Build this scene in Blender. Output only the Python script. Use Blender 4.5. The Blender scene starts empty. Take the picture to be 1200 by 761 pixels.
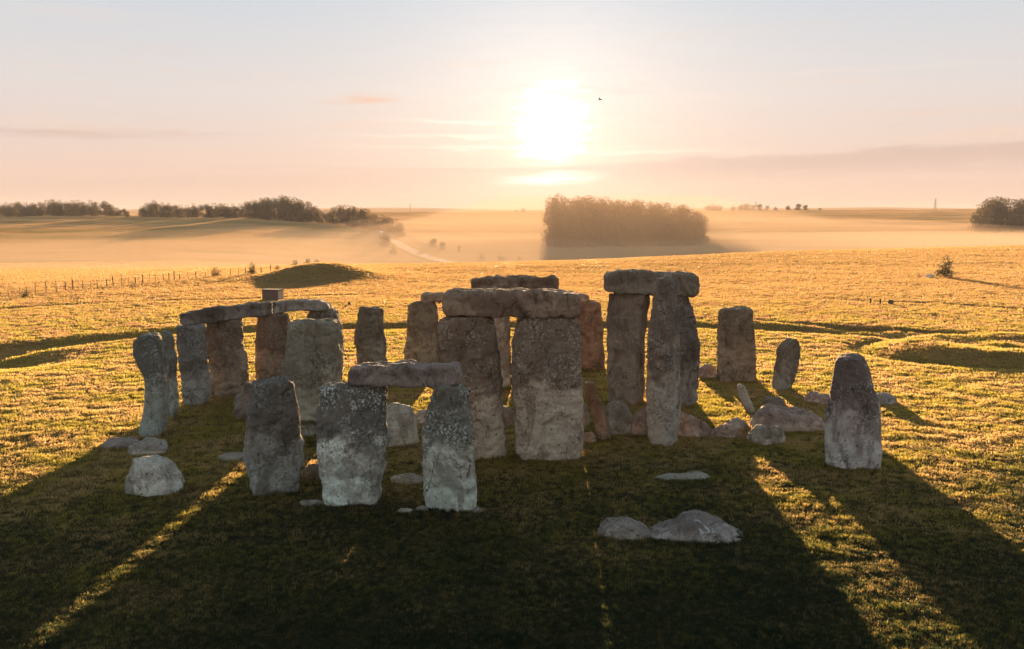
import bpy, math, random
import numpy as np
from mathutils import Vector, noise as mn
random.seed(7); RNG = np.random.default_rng(11)
S = bpy.context.scene
COL = S.collection

# ------------------------------------------------------------------ camera
HC, F = 9.5, 1030.0                     # height above the turf, focal length in photo pixels
PITCH = math.atan(133.5 / F)
cd = bpy.data.cameras.new('camera'); cam = bpy.data.objects.new('camera', cd); COL.objects.link(cam)
cam.location = (0, 0, HC); cam.rotation_euler = (math.pi / 2 - PITCH, 0, 0)
cd.sensor_width = 36; cd.lens = 36 * F / 1200; cd.clip_start = .5; cd.clip_end = 20000
S.camera = cam

def ray(px, py):
    u, v = (px - 600) / F, (380.5 - py) / F
    cp, sp = math.cos(PITCH), math.sin(PITCH)
    return (u, cp + v * sp, -sp + v * cp)
def ground(px, py, z=0.0):
    r = ray(px, py); t = (z - HC) / r[2]; return (r[0] * t, r[1] * t)
def at_depth(px, py, Y):
    r = ray(px, py); t = Y / r[1]; return (r[0] * t, HC + r[2] * t)

# ------------------------------------------------------------------ light
sr = Vector(ray(647, 150)).normalized()
SUN_EL = math.asin(sr.z); SUN_AZ = math.atan2(sr.x, sr.y)      # azimuth from +Y towards +X
SUN_STRENGTH, SUN_COLOR, EXPOSURE, NISHITA, WORLD = 5.0, (1.0, .66, .35), 2.1, .05, .455
sd = bpy.data.lights.new('sun', 'SUN'); sun = bpy.data.objects.new('sun', sd); COL.objects.link(sun)
sd.energy = SUN_STRENGTH; sd.angle = math.radians(.5); sd.color = SUN_COLOR
sun.rotation_euler = sr.to_track_quat('Z', 'Y').to_euler(); sun.location = (0, 0, 60)

W = bpy.data.worlds.new('World'); S.world = W; W.use_nodes = True
nt = W.node_tree; nt.nodes.clear()

class NB:
    """small helper for wiring node trees"""
    def __init__(s, t): s.t = t
    def n(s, typ, **kw):
        nd = s.t.nodes.new(typ)
        for k, v in kw.items(): setattr(nd, k, v)
        return nd
    def set(s, sock, v):
        if isinstance(v, bpy.types.NodeSocket): s.t.links.new(v, sock)
        else: sock.default_value = v
    def m(s, op, a, b=None, c=None, clamp=False):
        nd = s.n('ShaderNodeMath', operation=op, use_clamp=clamp)
        s.set(nd.inputs[0], a)
        if b is not None: s.set(nd.inputs[1], b)
        if c is not None: s.set(nd.inputs[2], c)
        return nd.outputs[0]
    def mix(s, f, a, b, mode='MIX'):
        nd = s.n('ShaderNodeMix', data_type='RGBA', blend_type=mode)
        s.set(nd.inputs[0], f); s.set(nd.inputs[6], a if not isinstance(a, tuple) else (*a[:3], 1))
        s.set(nd.inputs[7], b if not isinstance(b, tuple) else (*b[:3], 1)); return nd.outputs[2]
    def ramp(s, f, stops, interp='LINEAR'):
        nd = s.n('ShaderNodeValToRGB'); cr = nd.color_ramp; cr.interpolation = interp
        while len(cr.elements) < len(stops): cr.elements.new(.5)
        for e, (p, c) in zip(cr.elements, stops):
            e.position = p; e.color = (*c[:3], 1) if isinstance(c, tuple) else (c, c, c, 1)
        s.set(nd.inputs[0], f); return nd.outputs[0]
    def noise(s, vec, scale, detail=4, rough=.55, typ='ShaderNodeTexNoise', out=0, dist=0):
        nd = s.n(typ); s.set(nd.inputs['Vector'], vec); nd.inputs['Scale'].default_value = scale
        nd.inputs['Detail'].default_value = detail; nd.inputs['Roughness'].default_value = rough
        nd.inputs['Distortion'].default_value = dist
        return nd.outputs[out]
    def mapping(s, vec, scale=(1, 1, 1), rot=(0, 0, 0), loc=(0, 0, 0)):
        nd = s.n('ShaderNodeMapping'); s.set(nd.inputs[0], vec)
        nd.inputs['Scale'].default_value = scale; nd.inputs['Rotation'].default_value = rot; nd.inputs['Location'].default_value = loc
        return nd.outputs[0]
    def smooth(s, x, a, b):
        nd = s.n('ShaderNodeMapRange', interpolation_type='SMOOTHSTEP'); s.set(nd.inputs[0], x)
        nd.inputs[1].default_value = a; nd.inputs[2].default_value = b; return nd.outputs[0]

b = NB(nt)
sky = b.n('ShaderNodeTexSky', sky_type='NISHITA', sun_disc=False)
sky.sun_elevation = SUN_EL; sky.sun_rotation = SUN_AZ; sky.altitude = 100; sky.air_density = 1.0; sky.dust_density = 2.0; sky.ozone_density = 1.0
tc = b.n('ShaderNodeTexCoord').outputs['Generated']
sx = b.n('ShaderNodeSeparateXYZ'); b.set(sx.inputs[0], tc)
X, Y, Z = sx.outputs
elev = b.m('MULTIPLY', b.m('ARCSINE', Z), 180 / math.pi)
azim = b.m('SUBTRACT', b.m('MULTIPLY', b.m('ARCTAN2', X, Y), 180 / math.pi), math.degrees(SUN_AZ))
# stretched cirrus coordinates (azimuth, elevation)
cv = b.n('ShaderNodeCombineXYZ'); b.set(cv.inputs[0], azim); b.set(cv.inputs[1], elev)
cirrus = b.noise(b.mapping(cv.outputs[0], (.055, .75, 1), (0, 0, .03)), 1.0, 8, .62, dist=.6)
wisps = b.noise(b.mapping(cv.outputs[0], (.22, 2.2, 1), (0, 0, .05)), 1.0, 6, .6, dist=.4)
# veil of thin high cloud: colour by elevation
veil = b.ramp(b.m('DIVIDE', elev, 60, clamp=True), [
    (0.0, (.47, .33, .26)), (.03, (.455, .325, .265)), (.07, (.43, .345, .305)), (.12, (.405, .37, .355)), (.17, (.365, .365, .375)),
    (.23, (.315, .35, .39)), (.45, (.19, .24, .29)), (1.0, (.08, .13, .18))])
# the half of the sky away from the sun is cooler and dimmer
away = b.smooth(b.m('ABSOLUTE', azim), 35, 110)
veil = b.mix(b.m('MULTIPLY', away, .85), veil, (.30, .36, .40))
base = b.mix(.03, veil, b.mix(1.0, sky.outputs[0], (NISHITA,) * 3, 'MULTIPLY'))
# bank of grey-peach stratus low over the horizon, slanting up to the right
bl = b.m('SUBTRACT', elev, b.m('MULTIPLY_ADD', azim, .035, 2.95))
bl = b.m('ADD', bl, b.m('MULTIPLY', b.m('SUBTRACT', wisps, .5), 1.1))
bank_top = b.smooth(bl, .1, -.22)
bank_bot = b.smooth(bl, -1.9, -.5)
rightw = b.smooth(azim, -12, 25)
bank = b.m('MULTIPLY', b.m('MULTIPLY', bank_top, bank_bot), b.m('MULTIPLY_ADD', rightw, .55, .22))
base = b.mix(b.m('MULTIPLY', bank, .95), base, (.37, .265, .22))
# faint darker and lighter streaks
st = b.smooth(cirrus, .54, .74)
fade = b.smooth(elev, 14, 5)
base = b.mix(b.m('MULTIPLY', b.m('MULTIPLY', st, fade), .55), base, (.50, .345, .25))
st2 = b.smooth(cirrus, .44, .26)
base = b.mix(b.m('MULTIPLY', b.m('MULTIPLY', st2, fade), .4), base, (.40, .30, .26))
for az0, el0, wa, we, amt, cc in ((-30, 4.35, 5.5, .22, .55, (.33, .25, .225)), (-23, 4.6, 4, .12, .35, (.36, .265, .23)), (-11.6, 6.9, 1.5, .22, .8, (.47, .30, .22)), (-13.6, 6.6, 1.2, .1, .5, (.46, .31, .235)), (-30, 11.0, 7, .3, .15, (.47, .39, .34)),
                                 (9, 6.9, 4, .10, .35, (.50, .40, .33)), (17, 8.2, 9, .12, .35, (.47, .40, .36)), (24, 5.6, 6, .14, .45, (.47, .33, .26)), (-3, 4.0, 7, .10, .8, (.62, .50, .40)), (-5, 4.7, 6, .08, .8, (.60, .49, .39)), (-5.5, 5.6, 3.5, .10, .7, (.62, .52, .44)), (5, 3.7, 5, .12, .8, (.60, .48, .38)), (-20, 3.3, 9, .14, .4, (.47, .34, .27)), (-6, 2.6, 12, .14, .35, (.40, .28, .22)), (14, 1.9, 14, .13, .4, (.48, .35, .28))):
    ex = b.m('ADD', b.m('POWER', b.m('DIVIDE', b.m('SUBTRACT', azim, az0), wa), 2.0), b.m('POWER', b.m('DIVIDE', b.m('ADD', b.m('SUBTRACT', elev, el0), b.m('MULTIPLY', b.m('SUBTRACT', wisps, .5), .9)), we), 2.0))
    base = b.mix(b.m('MULTIPLY', b.m('EXPONENT', b.m('MULTIPLY', ex, -1)), amt), base, cc)
# solar aureole seen through the cloud
ca = b.m('COSINE', b.m('MULTIPLY', azim, math.pi / 180))
de = b.m('SUBTRACT', elev, math.degrees(SUN_EL) - .1)
r2 = b.m('ADD', b.m('POWER', b.m('MULTIPLY', azim, 1.12), 2.0), b.m('POWER', de, 2.0))
r = b.m('SQRT', r2)
r = b.m('MULTIPLY_ADD', b.m('SUBTRACT', wisps, .5), 6.5, r)
core = b.m('POWER', b.smooth(r, 3.7, .0), 1.9)
core = b.m('MULTIPLY', core, 1.6)
cut = b.smooth(bl, -.45, .5)
glint = b.m('MULTIPLY', b.m('MULTIPLY', b.smooth(b.m('ABSOLUTE', b.m('ADD', bl, .95)), .5, .0), b.smooth(b.m('ABSOLUTE', azim), 4.5, .0)), .3)
core = b.m('MAXIMUM', b.m('MULTIPLY', core, cut), glint)
wide = b.m('EXPONENT', b.m('MULTIPLY', b.m('SQRT', r2), -1 / 5.5))
glow = b.n('ShaderNodeVectorMath', operation='SCALE'); glow.inputs[0].default_value = (.95, .86, .76); b.set(glow.inputs['Scale'], b.m('MULTIPLY', core, 1.0))
glow2 = b.n('ShaderNodeVectorMath', operation='SCALE'); glow2.inputs[0].default_value = (.27, .215, .17)
b.set(glow2.inputs['Scale'], b.m('MULTIPLY', wide, b.m('MULTIPLY_ADD', wisps, .7, .65)))
sumv = b.n('ShaderNodeVectorMath', operation='ADD'); b.set(sumv.inputs[0], glow.outputs[0]); b.set(sumv.inputs[1], glow2.outputs[0])
allv = b.n('ShaderNodeVectorMath', operation='ADD'); b.set(allv.inputs[0], base); b.set(allv.inputs[1], sumv.outputs[0])
bg = b.n('ShaderNodeBackground'); b.set(bg.inputs[0], allv.outputs[0]); bg.inputs[1].default_value = WORLD
wo = b.n('ShaderNodeOutputWorld'); nt.links.new(bg.outputs[0], wo.inputs[0])

S.view_settings.view_transform = 'Standard'; S.view_settings.look = 'None'
S.view_settings.exposure = EXPOSURE; S.view_settings.gamma = 1
S.cycles.use_denoising = True
S.cycles.max_bounces = 5; S.cycles.diffuse_bounces = 2; S.cycles.glossy_bounces = 2
S.cycles.transmission_bounces = 2; S.cycles.volume_bounces = 0; S.cycles.transparent_max_bounces = 6
S.cycles.sample_clamp_indirect = 4

HAZE_DENSITY, HAZE_G, HAZE_COL = .00014, .0, (.62, .58, .58)
MIST_DENSITY, MIST_G, MIST_COL = .0012, .1, (.76, .55, .38)

# ------------------------------------------------------------------ helpers
def tag(o, label=None, cat=None, group=None, kind=None):
    if label: o['label'] = label
    if cat: o['category'] = cat
    if group: o['group'] = group
    if kind: o['kind'] = kind
    return o
def mesh_obj(name, V, Fc, mat, parent=None, smooth=True, quads=None):
    me = bpy.data.meshes.new(name)
    if quads is not None:
        V = np.asarray(V, np.float32); q = np.asarray(quads, np.int32); k = q.shape[1]
        me.vertices.add(len(V)); me.vertices.foreach_set('co', V.ravel())
        me.loops.add(q.size); me.loops.foreach_set('vertex_index', q.ravel())
        me.polygons.add(len(q)); me.polygons.foreach_set('loop_start', np.arange(0, q.size, k, dtype=np.int32))
        me.polygons.foreach_set('loop_total', np.full(len(q), k, np.int32)); me.update(calc_edges=True)
    else:
        me.from_pydata([tuple(map(float, v)) for v in V], [], Fc)
    if smooth: me.polygons.foreach_set('use_smooth', np.ones(len(me.polygons), bool))
    if mat: me.materials.append(mat)
    o = bpy.data.objects.new(name, me); COL.objects.link(o)
    if parent: o.parent = parent
    return o
def empty(name, loc):
    o = bpy.data.objects.new(name, None); COL.objects.link(o); o.location = loc; o.empty_display_size = .3; return o
def new_mat(name):
    m = bpy.data.materials.new(name); m.use_nodes = True; m.node_tree.nodes.clear()
    return m, NB(m.node_tree)
def out(nb, sh, vol=None):
    o = nb.n('ShaderNodeOutputMaterial')
    if sh is not None: nb.t.links.new(sh, o.inputs[0])
    if vol is not None: nb.t.links.new(vol, o.inputs[1])
def principled(nb, color, rough=.8, spec=.3, normal=None):
    p = nb.n('ShaderNodeBsdfPrincipled'); nb.set(p.inputs['Base Color'], color if not isinstance(color, tuple) else (*color, 1))
    nb.set(p.inputs['Roughness'], rough); nb.set(p.inputs['Specular IOR Level'], spec)
    if normal is not None: nb.set(p.inputs['Normal'], normal)
    return p
def bump(nb, h, strength=.5, dist=.1, normal=None):
    n = nb.n('ShaderNodeBump'); n.inputs['Strength'].default_value = strength; n.inputs['Distance'].default_value = dist
    nb.set(n.inputs['Height'], h)
    if normal is not None: nb.set(n.inputs['Normal'], normal)
    return n.outputs[0]
def simple_mat(name, col, rough=.8, var=.25, scale=6, spec=.3):
    m, n = new_mat(name)
    v = n.n('ShaderNodeTexCoord').outputs['Object']
    f = n.noise(v, scale, 5, .6)
    c = n.mix(f, tuple(x * (1 - var) for x in col), tuple(min(1, x * (1 + var)) for x in col))
    out(n, principled(n, c, rough, spec, bump(n, n.noise(v, scale * 6, 4), .3, .02)).outputs[0]); return m

# ------------------------------------------------------------------ numpy gradient noise
_perm = RNG.permutation(512).astype(np.int64); _ang = RNG.random(512) * 2 * np.pi
def gnoise(x, y):
    xi = np.floor(x).astype(np.int64); yi = np.floor(y).astype(np.int64); xf = x - xi; yf = y - yi
    def g(ix, iy, dx, dy):
        a = _ang[_perm[(ix + _perm[iy & 511]) & 511]]; return np.cos(a) * dx + np.sin(a) * dy
    u = xf ** 3 * (xf * (xf * 6 - 15) + 10); v = yf ** 3 * (yf * (yf * 6 - 15) + 10)
    n00 = g(xi, yi, xf, yf); n10 = g(xi + 1, yi, xf - 1, yf); n01 = g(xi, yi + 1, xf, yf - 1); n11 = g(xi + 1, yi + 1, xf - 1, yf - 1)
    return (n00 + u * (n10 - n00)) * (1 - v) + (n01 + u * (n11 - n01)) * v * 1.0
def fbm(x, y, o=4):
    s = 0; a = 1; 
    for i in range(o): s = s + a * gnoise(x * 2 ** i + 17.3 * i, y * 2 ** i - 9.1 * i); a *= .5
    return s
def sstep(x, a, c):
    t = np.clip((x - a) / (c - a), 0, 1); return t * t * (3 - 2 * t)

# ------------------------------------------------------------------ terrain
def polydist(x, y, pts):
    d = np.full(np.shape(x), 1e9)
    for (ax, ay), (bx, by) in zip(pts[:-1], pts[1:]):
        vx, vy = bx - ax, by - ay; L = vx * vx + vy * vy
        t = np.clip(((x - ax) * vx + (y - ay) * vy) / L, 0, 1)
        d = np.minimum(d, np.hypot(x - ax - t * vx, y - ay - t * vy))
    return d
G = lambda *p: [ground(*q) for q in p]
DITCH = G((-120, 426), (0, 408), (60, 402), (120, 396), (200, 389), (300, 386), (470, 382), (620, 381), (760, 381), (880, 383), (1000, 388), (1080, 393), (1110, 396))
TRACK = G((870, 373), (920, 378), (1000, 383.5), (1060, 386), (1120, 391), (1200, 400), (1320, 415))
FARLINE = G((960, 349), (1010, 351.5), (1100, 355), (1190, 361), (1300, 369))
FARLINE2 = G((-60, 366), (60, 357), (200, 351), (300, 349), (420, 344))
BARROW = ground(368, 325); MOUND = ground(1178, 411); DIP = ground(-10, 420)
SLOPES = dict(u=[-.85, -.58, -.4, -.3, -.18, -.05, .12, .3, .6, .85])
def terrain(x, y, fine=True):
    x = np.asarray(x, float); y = np.asarray(y, float)
    th = np.arctan2(x, y); ath = np.abs(th); tl = math.atan(.85)
    u = np.where(ath < tl, np.tan(np.minimum(ath, tl)), .85 * np.clip((math.pi - ath) / (math.pi - tl), 0, 1)) * np.sign(th)
    d = np.hypot(x, y) * np.cos(np.minimum(ath, tl))
    U = SLOPES['u']; I = lambda vals: np.interp(u, U, vals)
    d0 = I([104, 104, 112, 122, 140, 150, 165, 200, 240, 250])
    dv = I([300, 300, 310, 330, 360, 360, 380, 420, 460, 470])
    zv = I([-8, -8, -8.5, -9.5, -12, -13, -13, -12, -10, -10])
    dr = I([720, 720, 740, 760, 1000, 1350, 1350, 1300, 1200, 1150])
    zr = I([6.0, 5.6, 5.4, 5.6, 7.6, 7.2, 8.0, 10.6, 10.8, 11])
    z = -.6 * sstep(d, 70, 160) + (zv + .6) * sstep(d, d0, dv)
    s = np.clip((d - dv) / (dr - dv), 0, 1); s = .45 * s + .55 * s * s * (3 - 2 * s)
    z = np.where(d > dv, zv + (zr - zv) * s, z)
    z = np.where(d > dr, zr - (zr + 6) * sstep(d, dr, dr + 900), z)
    far = 18 + 9 * gnoise(x / 900, y / 900) + np.interp(u, [-.3, -.16, 0, .3, .42, .6], [-4, 3, -6, 0, 7, -2])
    z = np.where(d > dr + 900, -6 + (far + 6) * sstep(d, dr + 900, dr + 2700), z)
    # clump stands on its own rise; headland on the right of it
    z = z + 3.2 * np.exp(-(((x - 72) / 90) ** 2 + ((y - 520) / 70) ** 2))
    z = z + fbm(x / 60, y / 60, 3) * (.25 * sstep(d, 70, 160) + 1.1 * sstep(d, 300, 900))
    # near plateau
    z = z + .10 * gnoise(x / 9, y / 9) * np.interp(d, [0, 30, 60, 90], [.6, .6, 1, 1.4])
    z = z - .42 * np.exp(-(polydist(x, y, DITCH) / 2.0) ** 4)
    z = z - .40 * np.exp(-(polydist(x, y, TRACK) / .75) ** 2) + .12 * np.exp(-((polydist(x, y + 1.9, TRACK)) / 1.0) ** 2)
    z = z - .22 * np.exp(-(polydist(x, y, FARLINE) / .6) ** 2) - .16 * np.exp(-(polydist(x, y, FARLINE2) / .7) ** 2)
    bx, by = BARROW; q = ((x - bx) / 6.6) ** 2 + ((y - by - 5) / 7.5) ** 2
    z = z + 1.75 * np.exp(-q ** 1.25) + .35 * np.exp(-(((x - bx) / 16) ** 2 + ((y - by - 5) / 11) ** 2))
    mx, my = MOUND; q = np.sqrt(((x - mx) / 8.6) ** 2 + ((y - my) / 6.3) ** 2)
    z = z + .6 * (1 - sstep(q, .62, 1.0)) - .25 * np.exp(-((q - .25) / .25) ** 2) - .3 * np.exp(-((q - 1.12) / .1) ** 2)
    dx, dy = DIP; z = z - .8 * np.exp(-(((x - dx) / 4.5) ** 2 + ((y - dy) / 3.2) ** 2))
    if fine:
        k = np.interp(d, [10, 60, 160, 400], [1, 1, .7, 0])
        tus = fbm(x / 1.15 + 3, y / .8, 3)
        z = z + k * (.055 * tus + .02 * gnoise(x / .28, y / .22))
    return z
def tz(x, y): return float(terrain(np.array([x]), np.array([y]), False)[0])
def hit(px, py, t0=60.0, t1=6000.0):
    """point of the terrain seen at a photo pixel"""
    r = ray(px, py); t = np.geomspace(t0, t1, 6000)
    x = r[0] * t; y = r[1] * t; z = HC + r[2] * t - terrain(x, y, False)
    k = np.argmax(z < 0); return float(x[k]), float(y[k]), float(terrain(x[k:k+1], y[k:k+1], False)[0])

# ground material
gm, n = new_mat('turf')
P = n.n('ShaderNodeTexCoord').outputs['Object']
sp = n.n('ShaderNodeSeparateXYZ'); n.set(sp.inputs[0], P)
at = n.n('ShaderNodeAttribute', attribute_name='cover')         # R: dry grass and sunlit gold by distance, G: bare/pale track, B: far pasture
sc_ = n.n('ShaderNodeSeparateColor'); n.set(sc_.inputs[0], at.outputs['Color'])
dry_lit, pale, farm = sc_.outputs
big = n.noise(P, .045, 5, .6); mid = n.noise(n.mapping(P, (1, 1.6, 1)), .5, 6, .65); fin = n.noise(P, 6, 5, .7)
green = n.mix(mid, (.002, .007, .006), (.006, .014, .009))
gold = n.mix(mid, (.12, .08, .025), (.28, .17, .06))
c = n.mix(n.m('MULTIPLY', dry_lit, n.m('MULTIPLY_ADD', big, .9, .45), clamp=True), green, gold)
past = n.mix(n.noise(n.mapping(P, (1, 3, 1)), .012, 6, .6), (.14, .11, .04), (.32, .21, .085))
past = n.mix(n.smooth(n.noise(n.mapping(P, (.35, 1.6, 1), (0, 0, .12)), .009, 2, .4), .47, .53), past, (.30, .20, .09))
past = n.mix(n.m('MULTIPLY', n.smooth(n.noise(n.mapping(P, (.25, 2.2, 1), (0, 0, -.1)), .014, 1, .3), .56, .60), .7), past, (.13, .13, .045))
c = n.mix(farm, c, past)
c = n.mix(pale, c, (.30, .22, .13))
c = n.mix(n.m('MULTIPLY', n.smooth(fin, .55, .3), .5), c, (.012, .016, .007))
hb = n.m('ADD', n.m('MULTIPLY', n.noise(P, 1.6, 6, .7), .6), n.m('MULTIPLY', n.noise(P, 14, 4, .7), .25))
pr = n.n('ShaderNodeBsdfDiffuse'); n.set(pr.inputs[0], c); pr.inputs['Roughness'].default_value = .6; n.set(pr.inputs['Normal'], bump(n, hb, .9, .25))
# the nap of dry grass and stubble scatters low sun forward
sh = n.n('ShaderNodeBsdfSheen'); n.set(sh.inputs['Color'], n.mix(.5, n.mix(n.smooth(n.m('MULTIPLY', dry_lit, 1.0), 0, 1), (.3, .26, .1), (1.0, .56, .28)), n.mix(1.0, past, (3.2, 2.7, 3.2), 'MULTIPLY'))); sh.inputs['Roughness'].default_value = .45
mx_ = n.n('ShaderNodeMixShader'); n.set(mx_.inputs[0], n.m('MULTIPLY_ADD', farm, .11, .015)); n.t.links.new(pr.outputs[0], mx_.inputs[1]); n.t.links.new(sh.outputs[0], mx_.inputs[2]); out(n, mx_.outputs[0])

def build_ground():
    fr = np.radians(np.arange(-43, 43.01, .15)); rest = np.radians(np.arange(43 + 4.9, 317 - 2, 4.9))
    A = np.concatenate([fr, rest]); nA = len(A)
    R = [9.0]
    while R[-1] < 7000: R.append(R[-1] * (1.0055 if R[-1] < 160 else 1.009 if R[-1] < 1500 else 1.02))
    R = np.array(R); nR = len(R)
    x = np.outer(R, np.sin(A)); y = np.outer(R, np.cos(A)); z = terrain(x.ravel(), y.ravel())
    V = np.stack([x.ravel(), y.ravel(), z], 1)
    i = np.arange(nR - 1)[:, None] * nA; j = np.arange(nA)[None]; j2 = (j + 1) % nA
    Q = np.stack([i + j2, i + nA + j2, i + nA + j, i + j], -1).reshape(-1, 4)
    ci = len(V); V = np.vstack([V, [[0, 0, 0]]])
    o = mesh_obj('ground', V, None, gm, quads=Q)
    # cap under the camera
    X_, Y_ = V[:, 0], V[:, 1]; d = np.hypot(X_, Y_)
    u = X_ / np.maximum(Y_, 1)
    dry_lit = .18 + .80 * sstep(d, 22, 75) + .35 * fbm(X_ / 14, Y_ / 9, 3) + .18 * sstep(-X_, 5, 40)  # rises with camera distance: brightness of the sunlit plain put into the colour
    dry_lit *= np.where(d < 34, .62, 1) * .5 + .5
    mx, my = MOUND; dry_lit += .3 * (np.hypot((X_ - mx) / 8.6, (Y_ - my) / 6.3) < 1)
    pale = .55 * np.exp(-(polydist(X_, Y_ + 1.6, TRACK) / .5) ** 2) * (fbm(X_ / 2, Y_ / 2, 2) * .5 + .7)
    far = sstep(d, 150, 240)
    strip = np.exp(-((Y_ - (172 + .12 * X_)) / 2.5) ** 2) * (u > .2) * .7
    colr = np.stack([np.clip(dry_lit, 0, 1), np.clip(pale + strip * .5, 0, 1), np.clip(far, 0, 1), np.ones_like(d)], 1).astype(np.float32)
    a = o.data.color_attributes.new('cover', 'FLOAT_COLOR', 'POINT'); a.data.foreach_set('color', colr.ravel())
    return tag(o, kind='structure')
GROUND = build_ground()
# the round patch beneath the camera
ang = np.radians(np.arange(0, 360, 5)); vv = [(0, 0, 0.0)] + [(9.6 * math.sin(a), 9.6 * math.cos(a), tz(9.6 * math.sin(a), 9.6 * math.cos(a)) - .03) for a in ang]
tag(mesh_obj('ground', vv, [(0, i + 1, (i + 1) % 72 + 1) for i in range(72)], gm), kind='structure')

# ------------------------------------------------------------------ grass (uncountable: one object)
bm_, n = new_mat('grass_blade')
P = n.n('ShaderNodeObjectInfo')
geo = n.n('ShaderNodeNewGeometry')
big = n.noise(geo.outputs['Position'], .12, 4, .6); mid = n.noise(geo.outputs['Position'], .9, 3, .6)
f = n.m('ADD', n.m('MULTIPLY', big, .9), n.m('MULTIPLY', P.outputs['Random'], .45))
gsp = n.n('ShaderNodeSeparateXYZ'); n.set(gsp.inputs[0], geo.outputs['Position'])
f = n.m('ADD', f, n.m('MULTIPLY', n.smooth(gsp.outputs[1], 14, 48), .72))  # dark near, gold farther: foreground shade and sunlight put into the blade colour
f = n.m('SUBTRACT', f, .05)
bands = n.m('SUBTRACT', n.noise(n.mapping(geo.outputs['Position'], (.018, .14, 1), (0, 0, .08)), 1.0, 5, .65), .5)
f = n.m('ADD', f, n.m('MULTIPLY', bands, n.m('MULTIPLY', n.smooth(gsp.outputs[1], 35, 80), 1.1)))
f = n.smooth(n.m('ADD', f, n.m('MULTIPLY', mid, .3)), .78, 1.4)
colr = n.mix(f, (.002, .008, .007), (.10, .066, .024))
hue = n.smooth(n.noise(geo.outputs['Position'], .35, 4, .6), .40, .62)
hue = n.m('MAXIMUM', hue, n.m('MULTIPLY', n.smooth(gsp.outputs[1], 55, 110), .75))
gold_ = n.mix(n.smooth(gsp.outputs[1], 35, 90), (.83, .555, .22), (.58, .345, .165))  # near blades a brighter gold, sunlight of the lit strips put into colour
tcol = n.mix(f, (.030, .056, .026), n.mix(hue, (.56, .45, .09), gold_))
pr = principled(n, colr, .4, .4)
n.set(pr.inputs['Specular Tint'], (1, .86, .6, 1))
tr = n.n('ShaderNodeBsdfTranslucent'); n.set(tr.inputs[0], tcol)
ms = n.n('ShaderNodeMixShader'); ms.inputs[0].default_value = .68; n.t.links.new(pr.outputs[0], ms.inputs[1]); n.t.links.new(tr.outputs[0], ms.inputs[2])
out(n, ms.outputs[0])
def tuft(seed):
    r = random.Random(seed); V = []; Fc = []
    for k in range(16):
        a = r.uniform(0, 6.28); q = r.uniform(0, .13) ; bx, by = q * math.cos(a), q * math.sin(a)
        h = r.uniform(.035, .085); w = r.uniform(.005, .009); d = r.uniform(0, 6.28); ln = r.uniform(.01, .05); la = r.uniform(0, 6.28)
        dx, dy = math.cos(d) * w, math.sin(d) * w; lx, ly = math.cos(la) * ln, math.sin(la) * ln
        i = len(V)
        V += [(bx - dx, by - dy, -.02), (bx + dx, by + dy, -.02), (bx + dx * .8 + lx * .35, by + dy * .8 + ly * .35, h * .6), (bx - dx * .8 + lx * .35, by - dy * .8 + ly * .35, h * .6), (bx + lx, by + ly, h)]
        Fc += [(i, i + 1, i + 2, i + 3), (i + 3, i + 2, i + 4)]
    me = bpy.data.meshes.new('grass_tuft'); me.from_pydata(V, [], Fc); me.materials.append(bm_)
    return bpy.data.objects.new('grass_tuft', me)
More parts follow.
